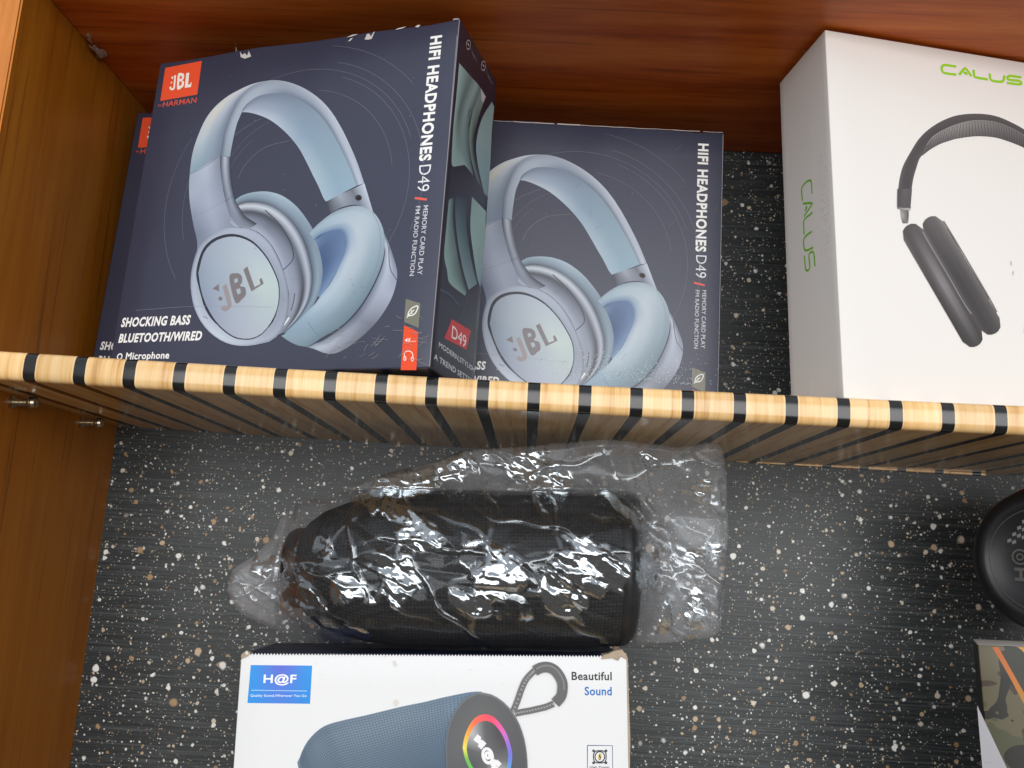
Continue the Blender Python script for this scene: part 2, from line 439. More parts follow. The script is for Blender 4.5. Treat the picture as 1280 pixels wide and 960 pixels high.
ART = {
'front_picture': [
('S',[(39.63,174.13),(37.27,169.8),(35.12,165.36),(33.2,160.82),(31.51,156.18),(30.04,151.47),(28.81,146.7),(27.82,141.87),(27.06,136.99),(26.55,132.09),(26.28,127.16),(26.25,122.23),(26.46,117.31),(26.92,112.4),(27.62,107.51),(28.56,102.67),(29.74,97.88),(31.15,93.16),(32.79,88.51),(34.66,83.94),(36.75,79.48),(39.06,75.12),(41.59,70.88),(44.31,66.77)],0.28,(112,112,128),0),
('S',[(218.32,90.61),(220.49,97.33),(222.18,104.19),(223.37,111.15),(224.05,118.18),(224.22,125.25),(223.89,132.3),(223.05,139.31),(221.7,146.25),(219.86,153.07),(217.53,159.74),(214.73,166.22),(211.47,172.48),(207.77,178.5),(203.64,184.23),(199.11,189.65),(194.2,194.73),(188.94,199.44),(183.35,203.76),(177.47,207.67),(171.32,211.14),(164.93,214.16),(158.35,216.72),(151.59,218.79)],0.28,(112,112,128),0),
('S',[(212.68,155.6),(210.33,161.42),(207.59,167.07),(204.47,172.53),(200.99,177.75),(197.15,182.73),(192.99,187.43),(188.51,191.84),(183.75,195.93),(178.71,199.69),(173.43,203.1),(167.93,206.13),(162.24,208.79),(156.38,211.05),(150.38,212.9),(144.26,214.35),(138.07,215.37),(131.81,215.96),(125.53,216.13),(119.26,215.87),(113.01,215.18),(106.83,214.06),(100.74,212.53),(94.76,210.58)],0.28,(112,112,128),0),
('S',[(198.32,73.66),(202.1,79.55),(205.41,85.73),(208.22,92.16),(210.5,98.78),(212.25,105.57),(213.46,112.48),(214.11,119.46),(214.2,126.47),(213.73,133.46),(212.71,140.4),(211.14,147.23),(209.04,153.91),(206.4,160.41),(203.26,166.68),(199.63,172.67),(195.53,178.36),(191,183.7),(186.05,188.67),(180.72,193.23),(175.05,197.35),(169.07,201),(162.81,204.17),(156.33,206.82)],0.28,(112,112,128),0),
('S',[(61.12,178.77),(58.7,175.75),(56.42,172.62),(54.28,169.39),(52.3,166.07),(50.47,162.66),(48.79,159.17),(47.28,155.61),(45.92,151.99),(44.74,148.3),(43.72,144.57),(42.88,140.79),(42.21,136.98),(41.71,133.14),(41.39,129.29),(41.24,125.42),(41.27,121.55),(41.47,117.69),(41.86,113.84),(42.41,110.01),(43.14,106.21),(44.04,102.44),(45.12,98.72),(46.36,95.06)],0.28,(112,112,128),0),
('S',[(201.08,137.33),(200.27,141.28),(199.25,145.19),(198.03,149.04),(196.61,152.81),(194.99,156.51),(193.17,160.11),(191.17,163.62),(188.98,167.01),(186.61,170.28),(184.08,173.42),(181.38,176.42),(178.52,179.28),(175.52,181.98),(172.38,184.51),(169.11,186.88),(165.72,189.07),(162.21,191.07),(158.61,192.89),(154.91,194.51),(151.14,195.93),(147.29,197.15),(143.38,198.17),(139.43,198.98)],0.28,(112,112,128),0),
('S',[(156.23,176.09),(152.61,178.02),(148.88,179.69),(145.03,181.11),(141.1,182.26),(137.1,183.14),(133.04,183.74),(128.96,184.07),(124.86,184.11),(120.77,183.88),(116.71,183.37),(112.69,182.58),(108.73,181.52),(104.86,180.19),(101.08,178.6),(97.42,176.76),(93.9,174.67),(90.52,172.35),(87.32,169.8),(84.29,167.04),(81.46,164.07),(78.84,160.93),(76.44,157.61),(74.27,154.13)],0.28,(112,112,128),0),
('S',[(90.88,166.26),(89.93,165.45),(89,164.61),(88.08,163.75),(87.19,162.87),(86.32,161.97),(85.47,161.06),(84.64,160.12),(83.83,159.16),(83.04,158.19),(82.28,157.2),(81.54,156.19),(80.82,155.16),(80.13,154.12),(79.46,153.06),(78.81,151.99),(78.19,150.9),(77.59,149.8),(77.02,148.69),(76.47,147.56),(75.95,146.42),(75.46,145.27),(74.99,144.11),(74.55,142.94)],0.28,(112,112,128),0),
('S',[(210.49,194.84),(208.31,197.36),(206.05,199.82),(203.72,202.21),(201.31,204.52),(198.84,206.76),(196.3,208.93),(193.69,211.02),(191.02,213.02),(188.29,214.95),(185.51,216.79),(182.67,218.55),(179.78,220.22),(176.84,221.8),(173.85,223.29),(170.82,224.69),(167.75,225.99),(164.64,227.21),(161.49,228.33),(158.31,229.35),(155.1,230.27),(151.87,231.1),(148.61,231.83),(145.33,232.46)],0.28,(112,112,128),0),
('S',[(76.16,171.88),(85.15,177.72),(95.85,182.53)],0.35,(120,120,135),0),
('S',[(83.78,138.46),(89.34,149.89),(102.38,159.75),(120.96,162.87)],0.35,(120,120,135),0),
('L',[[(82.47,120.75),(87.56,124.43),(94.5,126.31),(102.4,126.76),(110.42,125.88),(120.27,122.5),(130.43,115.83),(139.18,107.24),(148.24,95.26),(154.33,82.32),(157.94,71.1),(159.41,62.85),(158.7,53.42),(155.51,44.17),(150.13,35.03),(141.07,26.01)],[(84.29,119.48),(89.13,122.08),(94.96,123.25),(102.96,122.97),(111.9,121),(121.92,116.21),(131.36,108.96),(139.36,100.15),(146.8,89.08),(152.06,76.95),(154.92,67.18),(155.9,58.29),(154.82,49.57),(151.18,41),(145.66,32.86),(137.45,25.46)],[(86.1,118.22),(90.69,119.73),(95.42,120.2),(103.51,119.2),(113.38,116.16),(123.55,109.96),(132.28,102.12),(139.54,93.11),(145.36,82.92),(149.79,71.59),(151.9,63.27),(152.39,53.74),(150.93,45.71),(146.84,37.83),(141.17,30.68),(133.83,24.9)]],[[(143,166,182),(172,191,204),(136,154,170),(124,142,159),(115,135,155)],[(125,144,160),(150,169,184),(124,142,159),(142,160,174),(125,144,160)],[(91,105,121),(113,128,145),(91,106,123),(97,113,129),(82,97,112)]]),
('L',[[(199.25,91.42),(203.47,84.36),(207.92,74.7),(212.31,62.53),(211.87,52.08),(208.56,41.84),(201.56,30.49),(191.66,20.51),(181.38,13.32),(173.31,10.42),(165.39,11.51),(159.29,14.53)],[(197.46,90.65),(202.16,81.77),(204.21,74.94),(205.12,65.59),(203.4,56.9),(199.34,46.61),(192.29,35.18),(182.29,25.13),(170.55,17.33),(164.19,15.16),(158.83,14.28),(152.89,15.66)],[(196.56,90.26),(201.51,80.47),(202.36,75.06),(201.52,67.12),(199.17,59.31),(194.73,49),(187.66,37.52),(177.61,27.44),(165.13,19.34),(159.63,17.53),(155.55,15.67),(149.69,16.22)]],[[(89,98,113),(121,129,148),(168,174,191),(109,114,127),(119,123,134),(161,168,182)],[(182,193,208),(187,196,212),(168,176,193),(132,139,155),(168,174,189),(187,196,209)],[(111,120,135),(144,153,168),(121,129,146),(99,107,123),(121,129,144),(145,155,169)]]),
('S',[(204.59,80.26),(205.84,70.84),(207.63,64.12),(211.13,59.31),(212.43,57.28)],0.5,(70,75,95),0),
('L',[[(145.5,93.37),(148.78,96.9),(153.44,101.16),(161.61,106.8),(170.07,109.58),(178.71,110.23),(186.12,108.21),(192.32,103.55),(197.25,97),(200.66,88.6),(201.93,79.1),(201.1,69.81),(198.61,60.67),(194.17,50.34),(187.09,38.85),(177.06,28.5),(163.77,21.08),(155.5,16.07),(148.23,16.26),(140.5,19.38),(134.05,23.29)],[(147.05,91.78),(149.92,94.97),(154.43,98.56),(161.44,102.82),(168.65,104.97),(175.8,105.27),(181.73,103.19),(186.52,98.88),(190.27,93.05),(192.7,85.94),(193.33,78.07),(192.39,70.35),(190.16,62.53),(186.48,53.9),(180.7,44.25),(172.73,35.63),(162.44,29.28),(155.72,24.43),(149.08,23.05),(141.73,23.33),(134.68,23.55)],[(148.69,90.1),(151.13,92.91),(155.49,95.8),(161.24,98.6),(167.13,100.06),(172.71,99.97),(177.05,97.82),(180.31,93.87),(182.78,88.8),(184.14,83.07),(184.05,76.95),(182.98,70.92),(181.04,64.55),(178.17,57.74),(173.8,50.09),(168.05,43.32),(161.01,38.11),(155.96,33.4),(149.99,30.32),(143.04,27.54),(135.35,23.83)],[(149.87,88.9),(152,91.44),(156.25,93.82),(161.11,95.57),(166.04,96.54),(170.49,96.17),(173.68,93.96),(175.83,90.26),(177.37,85.74),(177.94,80.99),(177.33,76.14),(176.15,71.35),(174.41,66.02),(172.13,60.53),(168.78,54.33),(164.66,48.9),(159.97,44.5),(156.13,39.89),(150.65,35.57),(143.98,30.58),(135.84,24.03)],[(150.64,88.11),(152.56,90.48),(156.74,92.53),(161.02,93.6),(165.33,94.25),(169.04,93.69),(171.48,91.44),(172.91,87.9),(173.83,83.73),(173.88,79.63),(172.91,75.61),(171.66,71.62),(170.05,66.98),(168.16,62.36),(165.48,57.12),(162.43,52.57),(159.29,48.69),(156.24,44.14),(151.07,39),(144.6,32.56),(136.15,24.16)]],[[(149,172,186),(142,160,174),(170,186,196),(142,160,174),(114,135,148),(109,129,142),(113,130,143),(137,159,173)],[(154,176,191),(171,189,202),(183,197,208),(153,172,185),(136,156,169),(126,147,161),(131,153,167),(142,163,178)],[(137,160,180),(171,189,203),(188,200,209),(182,195,206),(170,186,197),(160,179,193),(143,166,182),(137,159,178)],[(117,141,171),(138,160,184),(159,177,196),(188,200,211),(183,198,210),(177,194,207),(149,172,190),(137,159,178)],[(97,124,161),(106,130,163),(105,128,163),(148,167,189),(166,185,202),(171,189,203),(143,166,186),(127,151,172)]]),
('L',[[(150.64,88.11),(156.74,92.53),(165.33,94.25),(171.48,91.44),(173.88,79.63),(170.05,66.98),(162.43,52.57),(158.62,48.32)],[(149.35,88.9),(151.57,86.66),(154.51,80.93),(156.69,75.28),(158.26,69.72),(159.09,64.22),(158.92,57.46),(157.75,49.43)]],[[(86,112,148),(95,118,155),(106,130,167),(117,142,176),(128,153,184)],[(117,141,171),(71,96,134),(63,88,127),(77,106,146),(107,135,169)]]),
('S',[(189.54,105.57),(195.12,97.17),(197.98,87.45),(198.71,76.64),(197.06,66.06),(192.2,53.08),(185.25,40.24),(175.17,30.14),(163.31,22.4)],0.3,(120,140,160),0),
('S',[(152.76,31.6),(158.71,24.78),(164.16,21.33)],0.4,(110,125,145),0),
('L',[[(156.18,115),(163.13,118.61),(173.01,121.93),(182.46,125.68)],[(159.47,106.27),(168.55,110.13),(179.39,110.59),(191.07,104.62)]],[[(63,68,78),(161,168,182),(109,114,127),(199,207,222)],[(78,82,94),(138,146,160),(121,129,144),(180,188,204)]]),
('P',[(181.71,115.53),(181.72,115.2),(181.66,114.88),(181.54,114.58),(181.36,114.31),(181.12,114.08),(180.84,113.89),(180.51,113.75),(180.15,113.67),(179.77,113.63),(179.37,113.65),(178.97,113.73),(178.58,113.86),(178.2,114.04),(177.85,114.26),(177.53,114.52),(177.26,114.81),(177.04,115.13),(176.88,115.47),(176.78,115.81),(176.74,116.15),(176.76,116.48),(176.85,116.79),(177.01,117.08),(177.21,117.33),(177.48,117.54),(177.78,117.7),(178.13,117.82),(178.5,117.88),(178.9,117.88),(179.3,117.83),(179.7,117.73),(180.08,117.57),(180.45,117.37),(180.78,117.13),(181.07,116.85),(181.32,116.54),(181.51,116.22),(181.64,115.88),(181.71,115.53)],(52,44,41),1),
('P',[(180.87,115.33),(180.87,115.15),(180.84,114.98),(180.78,114.82),(180.68,114.68),(180.56,114.56),(180.41,114.46),(180.24,114.38),(180.05,114.33),(179.84,114.32),(179.63,114.33),(179.42,114.37),(179.21,114.44),(179.01,114.53),(178.83,114.65),(178.66,114.79),(178.52,114.95),(178.4,115.12),(178.31,115.29),(178.26,115.48),(178.24,115.66),(178.25,115.83),(178.3,116),(178.38,116.15),(178.49,116.29),(178.63,116.4),(178.79,116.49),(178.97,116.55),(179.17,116.58),(179.38,116.58),(179.59,116.56),(179.8,116.5),(180.01,116.42),(180.2,116.31),(180.38,116.18),(180.53,116.03),(180.66,115.87),(180.76,115.69),(180.83,115.51),(180.87,115.33)],(23,19,17),1),
('L',[[(79.23,189.58),(81.81,194.38),(86.91,198.84),(94.76,201.2),(107.78,200.81),(117.87,197.28),(129.83,190.34),(141.96,180.48),(150.95,169.71),(159.28,157),(166.7,144.61),(172.35,134.02),(176.81,124.39)],[(79.34,189.41),(83.5,191.36),(90.38,192.01),(98.68,191.01),(109.63,187.59),(119.18,181.72),(129.76,173.03),(139.47,162.58),(147.25,151.79),(153.59,142.03),(158.78,133.24),(162.78,125.87),(166.17,119.68)],[(79.44,189.24),(85.19,188.35),(93.83,185.24),(102.55,180.93),(111.45,174.51),(120.48,166.37),(129.69,155.94),(137,144.87),(143.58,134.03),(147.93,127.14),(150.85,121.86),(153.16,117.67),(155.44,114.92)]],[[(123,137,158),(123,137,158),(136,154,172),(143,166,182),(150,175,192)],[(169,180,199),(152,167,187),(137,160,180),(144,168,185),(145,172,189)],[(187,196,210),(188,201,215),(160,179,198),(171,189,203),(161,184,199)]]),
('L',[[(66.41,156.88),(66.27,166.1),(66.47,175.34),(68.37,184.42),(71,192.2),(74.37,199.58),(79.27,205.67),(84.55,209.17),(92.44,211.51),(101.41,211.63),(111.41,209.42),(121.56,205.2),(131.81,199.18),(142.19,190.95),(151.02,181.55),(160.15,168.59),(167.59,156.05),(174.16,143.81),(178.99,133.35),(182.31,125.69)],[(70.53,156.06),(70.5,164.09),(70.79,171.74),(72.04,179.7),(73.81,187.01),(76.42,193.29),(79.62,198.96),(84.09,202.81),(90.83,205.71),(98.89,206.46),(109.6,205.11),(119.71,201.24),(130.82,194.75),(141.2,186.5),(150.08,176.77),(158.32,164.99),(165.76,152.64),(171.85,141.55),(176.43,132.19),(179.56,125.04)],[(74.63,155.24),(74.71,162.09),(75.08,168.17),(75.67,175.01),(76.6,181.85),(78.46,187.04),(79.97,192.28),(83.64,196.47),(89.22,199.93),(96.38,201.29),(107.78,200.81),(117.87,197.28),(129.83,190.34),(140.22,182.05),(149.14,172),(156.49,161.4),(163.93,149.23),(169.54,139.29),(173.86,131.03),(176.81,124.39)]],[[(95,106,124),(111,122,138),(140,152,169),(168,178,191),(186,193,204),(192,199,210),(180,188,200),(168,178,193)],[(152,165,181),(169,180,195),(176,188,202),(155,167,184),(159,170,187),(176,185,199),(181,189,203),(187,196,210)],[(157,170,185),(177,188,202),(177,190,204),(123,137,155),(112,124,142),(112,124,142),(123,135,153),(134,145,161)]]),
('L',[[(42.82,144.79),(42.21,153.31),(42.59,164.12),(45.15,176.31),(49.25,187.59),(55.51,196.25),(64.56,203.27),(73.99,207.5),(83.51,210.58),(93.24,211.71),(102.24,211.51)],[(48.76,147.83),(48.28,155.95),(48.58,165.78),(50.64,176.64),(54.17,186.97),(59.48,195.34),(67.02,202.34),(75.33,206.92),(83.78,210.19),(93.25,211.63),(102.24,211.47)],[(57.02,152.07),(56.72,159.62),(56.92,168.09),(58.29,177.09),(61.01,186.12),(65,194.07),(70.46,201.05),(77.2,206.11),(84.15,209.64),(93.26,211.52),(102.25,211.42)],[(66.41,156.88),(66.3,163.79),(66.37,170.71),(66.94,177.61),(68.76,185.15),(71.27,192.63),(74.37,199.58),(79.34,205.19),(84.57,209.01),(93.28,211.39),(102.26,211.36)]],[[(143,165,180),(188,199,207),(210,213,216),(199,206,216),(168,178,191)],[(138,163,179),(189,203,211),(218,217,205),(204,209,215),(168,178,191)],[(142,160,178),(159,176,192),(188,198,211),(193,201,212),(163,173,188)],[(123,137,158),(123,138,157),(134,145,163),(151,162,179),(157,167,183)]]),
('L',[[(42.82,144.79),(43.51,137.83),(44.83,130.1),(47.27,120.82),(49.94,113.09),(53.05,104.66),(56.64,96.26),(58.48,90.26),(59.02,82.19)],[(55.85,151.47),(56.7,144.93),(58.26,137.18),(60.9,127.89),(64.01,119.31),(67.4,110.86),(71.22,103.26),(77.15,95.37),(84.52,85.7)],[(66.41,156.88),(67.41,150.68),(69.15,142.92),(71.96,133.61),(75.4,124.34),(79.02,115.88),(83.02,108.93),(92.18,99.48),(104.88,88.51)]],[[(164,177,194),(169,180,198),(139,149,170),(122,131,152),(133,143,162)],[(187,196,212),(171,181,200),(169,178,197),(156,165,184),(151,160,180)],[(133,143,162),(139,150,170),(151,160,179),(133,141,160),(151,160,180)]]),
('S',[(42.94,145.08),(54.69,149.71),(66.22,157.06)],0.5,(120,130,150),0),
('S',[(50.71,111.54),(63.53,116.44),(75.76,122.08)],0.35,(140,148,170),0),
('L',[[(86.1,118.22),(90.69,119.73),(95.42,120.2),(103.51,119.2),(113.38,116.16),(123.55,109.96),(132.28,102.12),(139.54,93.11),(145.36,82.92),(149.79,71.59),(151.9,63.27),(152.39,53.74),(150.93,45.71),(146.84,37.83),(141.17,30.68),(133.83,24.9)],[(85.42,116.03),(89.86,116.63),(94.79,116.77),(102.6,115.71),(112.2,112.56),(122.13,106.21),(130.47,98.31),(137.31,89.48),(142.84,79.59),(146.98,69.05),(149.09,60.97),(149.56,51.69),(148.17,43.66),(144.22,35.64),(138.63,28.84),(131.31,23.73)],[(84.59,113.35),(88.85,112.85),(94.01,112.6),(101.49,111.45),(110.77,108.17),(120.4,101.63),(128.25,93.65),(134.58,85.05),(139.77,75.52),(143.54,65.92),(145.66,58.15),(146.1,49.17),(144.78,41.14),(141.01,32.96),(135.52,26.59),(128.24,22.29)],[(83.47,109.7),(87.48,107.7),(92.96,106.91),(99.98,105.66),(108.82,102.19),(118.03,95.4),(125.23,87.31),(130.87,79.01),(135.56,69.97),(138.84,61.66),(140.97,54.31),(141.38,45.74),(140.15,37.69),(136.63,29.3),(131.27,23.51),(124.03,20.32)],[(82.34,106.06),(86.11,102.56),(91.91,101.24),(98.47,99.88),(106.88,96.23),(115.67,89.18),(122.22,80.97),(127.15,72.97),(131.36,64.41),(134.12,57.38),(136.27,50.45),(136.63,42.29),(135.51,34.24),(132.24,25.62),(127.01,20.43),(119.8,18.35)]],[[(60,65,77),(89,98,113),(69,75,89),(79,85,100),(99,106,120)],[(200,209,220),(200,209,220),(180,188,202),(174,181,196),(180,188,202)],[(78,82,94),(73,77,88),(99,105,119),(63,66,75),(88,92,103)],[(144,153,171),(121,127,144),(138,146,164),(149,156,172),(120,125,137)],[(169,178,195),(169,178,195),(162,170,189),(144,151,167),(121,127,141)]]),
('S',[(109.19,112.6),(121.64,101.54),(130.95,89.51),(135.15,80.82),(135.24,74.56),(126.6,66.06)],0.7,(55,60,75),0),
('S',[(126.6,66.06),(117.1,79.2),(109.72,87.46)],0.4,(110,118,138),0),
('S',[(140.24,51.89),(140.11,46.2),(139.15,40.16)],0.7,(80,85,100),0),
('S',[(138.31,35.48),(135.88,31.54),(132.76,28.29)],1.2,(225,232,235),0),
('S',[(136.97,36.6),(131.02,29.02)],0.7,(90,92,100),0),
('L',[[(66.41,156.88),(67.9,147.59),(70.97,136.71),(74.59,127.39),(78.45,117.4),(82.58,109.7),(89.35,102.31),(98.51,99.58)],[(70.57,155.83),(72.06,146.41),(75.01,135.57),(78.46,126.66),(82,118.57),(85.76,112.59),(91.6,105.91),(101.43,101.24)],[(74.7,154.77),(76.2,145.23),(79.03,134.44),(82.31,125.94),(85.54,119.74),(88.93,115.48),(93.84,109.52),(104.33,102.89)]],[[(46,51,62),(100,109,125),(122,131,150),(150,158,174)],[(186,193,206),(156,165,180),(144,153,169),(109,116,130)],[(78,83,95),(79,85,99),(59,64,75),(50,53,62)]]),
('S',[(75.55,121.36),(79.58,123.67),(82.03,125.67)],0.35,(80,88,105),0),
('L',[[(58.98,87.3),(57.35,79.39),(56.81,70),(58.22,59.85),(62.45,47.54),(69.08,36.99),(78.08,28.04),(88.6,21.52),(98.47,18.11),(109.37,17.15),(119.8,18.35),(127.76,20.4),(133.64,26.25),(136.52,35.54),(136.83,46.34),(135.1,54.6),(131.36,64.41),(126.84,72.99),(121.76,81),(115.74,88.75),(106.94,95.79),(98.51,99.58),(89.53,101.13),(80.64,101.52),(71.45,98.12),(64.02,93.53),(58.98,87.3)],[(60.9,85.79),(59.36,78.28),(58.84,69.38),(60.17,59.75),(64.17,48.07),(70.46,38.04),(78.99,29.53),(88.98,23.33),(98.36,20.07),(108.73,19.14),(118.66,20.27),(126.24,22.22),(131.84,27.78),(134.57,36.63),(134.86,46.91),(133.21,54.76),(129.64,64.09),(125.34,72.24),(120.49,79.86),(114.77,87.21),(106.41,93.88),(98.4,97.47),(89.88,98.93),(81.44,99.29),(72.73,96.05),(65.69,91.7),(60.9,85.79)],[(66.65,81.27),(65.34,74.99),(64.89,67.53),(65.99,59.46),(69.31,49.65),(74.57,41.2),(81.73,34.02),(90.14,28.75),(98.05,25.97),(106.81,25.15),(115.22,26.08),(121.64,27.71),(126.38,32.41),(128.69,39.91),(128.91,48.61),(127.5,55.25),(124.46,63.13),(120.8,70.01),(116.7,76.41),(111.86,82.58),(104.81,88.17),(98.08,91.16),(90.92,92.36),(83.84,92.63),(76.54,89.89),(70.65,86.23),(66.65,81.27)]],[[(122,131,150),(157,168,186),(187,196,212),(144,153,169),(120,126,140),(144,153,171),(169,178,195),(145,155,173)],[(169,178,195),(181,191,207),(200,209,223),(168,178,193),(150,158,174),(169,178,195),(175,184,201),(163,173,190)],[(157,168,186),(169,180,196),(181,191,207),(162,170,187),(144,153,169),(156,165,184),(169,178,195),(157,168,186)]]),
('P',[(60.87,71.21),(62.88,85.58),(68.99,93.18),(78.19,96.6),(87.83,96.62),(97.88,93.3),(106.57,87.68),(115.65,78.58),(122.37,69.08),(127.07,60.5),(128.8,53.54),(129.4,46),(128.18,38.57),(125.37,31.91),(120.29,25.33),(114.69,22.26),(108.73,21.35),(99.3,22.72),(89.07,28.37),(79.9,36.31),(70.8,47.88),(64.81,59.52)],(43,47,59),1),
('L',[[(62.74,70.13),(64.68,83.97),(70.57,91.29),(79.42,94.59),(88.71,94.62),(98.39,91.43),(106.77,86.03),(115.53,77.27),(122.01,68.1),(126.55,59.83),(128.21,53.12),(128.8,45.83),(127.63,38.67),(124.91,32.24),(120.01,25.88),(114.6,22.92),(108.85,22.05),(99.75,23.37),(89.88,28.83),(81.05,36.49),(72.28,47.65),(66.52,58.86),(62.74,70.13)],[(77.86,63.96),(79.04,72.15),(82.52,76.49),(87.75,78.49),(93.26,78.55),(99.01,76.71),(104.02,73.54),(109.29,68.35),(113.22,62.87),(115.99,57.9),(117.02,53.84),(117.39,49.44),(116.7,45.09),(115.06,41.2),(112.09,37.35),(108.8,35.58),(105.32,35.07),(99.82,35.91),(93.89,39.26),(88.62,43.89),(83.43,50.59),(80.05,57.28),(77.86,63.96)],[(99.21,55.25),(99.25,55.51),(99.36,55.66),(99.53,55.72),(99.71,55.73),(99.9,55.67),(100.07,55.57),(100.24,55.4),(100.38,55.22),(100.47,55.05),(100.51,54.91),(100.52,54.77),(100.5,54.62),(100.44,54.49),(100.34,54.36),(100.23,54.3),(100.11,54.28),(99.93,54.31),(99.73,54.43),(99.55,54.58),(99.38,54.81),(99.28,55.03),(99.21,55.25)]],[[(146,161,179),(163,174,190),(179,190,204),(183,198,207),(189,207,205),(182,195,200),(174,181,195),(162,170,189),(146,158,181),(146,161,179)],[(158,173,189),(170,182,196),(181,193,203),(188,202,206),(192,207,204),(182,195,200),(175,185,199),(167,178,193),(160,172,189),(158,173,189)],[(175,186,196),(175,186,196),(175,186,196),(175,186,196),(175,186,196),(175,186,196),(175,186,196),(175,186,196),(175,186,196),(175,186,196)]]),
('S',[(71.85,38.7),(75.78,37.16)],0.5,(110,118,135),0),
('P',[(76.05,57.96),(80.63,61.27),(81.83,55.84)],(125,119,122),0),
('P',[(85.2,50.61),(85.13,49.97),(84.7,49.48),(84.02,49.28),(83.25,49.39),(82.56,49.8),(82.11,50.42),(82,51.1),(82.26,51.68),(82.83,52.04),(83.57,52.08),(84.33,51.81),(84.92,51.28),(85.2,50.61)],(125,119,122),1),
('S',[(85.27,60.18),(91.14,46.99),(90.52,43.96),(87.96,43.23),(86.08,45.12)],3.4,(158,148,150),0),
('P',[(88.21,65.68),(93.5,68.21),(97.57,66.29),(98.85,62),(97.75,58.97),(101.7,57.65),(103.07,52.71),(101.01,49.89),(95.77,47.48)],(125,119,122),1),
('P',[(92.3,63.76),(94.67,64.76),(95.69,62.17),(93.38,60.89)],(169,182,194),0),
('P',[(94.99,56.59),(98.01,57.28),(99.12,54.15),(96.81,52.87)],(169,182,194),0),
('P',[(98.5,70.47),(101.32,72.56),(109.16,57.56),(113.48,59.56),(112.1,62.69),(113.45,64.01),(115.92,59.71),(107.12,54.6)],(125,119,122),0),
('S',[(15.69,45.07),(68.7,46),(125.3,43.04)],0.18,(150,155,165),0)],
'logo': [
('P',[(5.53,234.49),(37.71,235.91),(38.21,208.47),(6.08,207.23)],(244,88,52),0),
('P',[(12.16,226.16),(14.58,226.18),(13.77,223.95)],(252,246,236),0),
('P',[(14.12,221.2),(14.09,220.8),(13.84,220.56),(13.47,220.56),(13.09,220.78),(12.81,221.17),(12.74,221.6),(12.88,221.93),(13.2,222.06),(13.6,221.94),(13.94,221.62),(14.12,221.2)],(252,246,236),1),
('S',[(15.76,227.12),(16.58,217.17),(16.05,215.65),(14.13,215.92),(12.96,217.92)],1.55,(252,246,236),0),
('P',[(18.24,227.5),(22.19,227.78),(23.8,226.19),(24.05,223.21),(22.98,221.78),(24.76,220.67),(24.83,217.24),(23.5,215.72),(19.59,215.28)],(252,246,236),1),
('P',[(20.15,225.74),(22.02,225.72),(22.28,223.47),(20.32,223.26)],(244,88,52),0),
('P',[(20.53,221.27),(22.68,221.21),(22.97,217.99),(20.79,217.56)],(244,88,52),0),
('P',[(25.45,227.43),(28.09,227.53),(28.73,217.66),(30.71,217.63),(30.73,219.09),(31.67,218.95),(31.64,215.31),(26.22,215.34)],(252,246,236),0),
('T','by',5.11,202.34,3.23,2.31,0,(226,90,70),0,0),
('T','HARMAN',9.15,201.82,29.31,4.36,0,(226,90,70),0.25,0)],
'lettering_b': [
('T','SHOCKING BASS',4.7,33.3,57.09,6.96,0,(250,248,244),0.85,0.12),
('T','BLUETOOTH/WIRED',4.73,22.05,68.2,6.61,0,(250,248,244),0.85,0.12),
('T','Microphone',13.24,8.44,35.79,6.54,0,(250,248,244),0.5,0),
('S',[(9.95,12.24),(9.85,12.86),(9.55,13.41),(9.09,13.83),(8.52,14.08),(7.89,14.13),(7.29,13.98),(6.76,13.64),(6.38,13.14),(6.18,12.55),(6.18,11.93),(6.38,11.34),(6.76,10.84),(7.29,10.5),(7.89,10.35),(8.52,10.4),(9.09,10.65),(9.55,11.07),(9.85,11.62),(9.95,12.24)],0.9,(250,248,244),0)],
'lettering': [
('T','HIFI HEADPHONES',219.96,228.47,90.78,8.57,-90,(252,250,246),0.8,0),
('T','D49',220.71,134.77,18.27,8.24,-90,(240,240,244),-0.12,0),
('S',[(219.63,112.27),(228,110.54)],1.5,(238,96,80),0),
('T','MEMORY CARD PLAY',226.19,106.54,46.38,3.26,-90,(215,214,220),0.1,0),
('T','FM RADIO FUNCTION',220.9,106.46,46.78,3.11,-90,(215,214,220),0.1,0)],
'leaf_badge': [
('P',[(219.94,44.69),(230.06,41.35),(230.25,25.62),(220.2,29.78)],(124,122,108),0),
('S',[(222.34,33.43),(222.77,36.29),(225.22,38.87),(228.43,39.69),(228.02,36.65),(226.26,34.23),(223.13,33.59)],0.75,(240,240,232),1),
('S',[(221.65,32.31),(223.88,35.09),(226.37,37.29)],0.6,(240,240,232),0),
('S',[(224.16,35.27),(225.58,35.02)],0.45,(240,240,232),0),
('S',[(224.51,35.83),(224.58,37.17)],0.45,(240,240,232),0)],
'headphone_badge': [
('P',[(220.41,27.57),(230.3,22.97),(231.29,-1.08),(220.94,-0.91)],(243,78,30),0),
('T','45',221.67,16.9,4.02,2.27,0,(252,244,236),0.6,0.25),
('T','mm',225.77,16.6,3.4,0.75,0,(252,244,236),0,0),
('S',[(222.59,7.47),(222.37,9.73),(223.93,11),(226.13,10.76),(227.86,9.22),(228.27,6.97)],0.55,(252,232,220),0),
('P',[(223.99,6.32),(223.98,5.78),(223.83,5.31),(223.57,4.99),(223.24,4.84),(222.87,4.9),(222.52,5.15),(222.23,5.56),(222.05,6.08),(222,6.63),(222.08,7.15),(222.28,7.55),(222.59,7.79),(222.95,7.83),(223.31,7.67),(223.63,7.33),(223.87,6.86),(223.99,6.32)],(252,232,220),1),
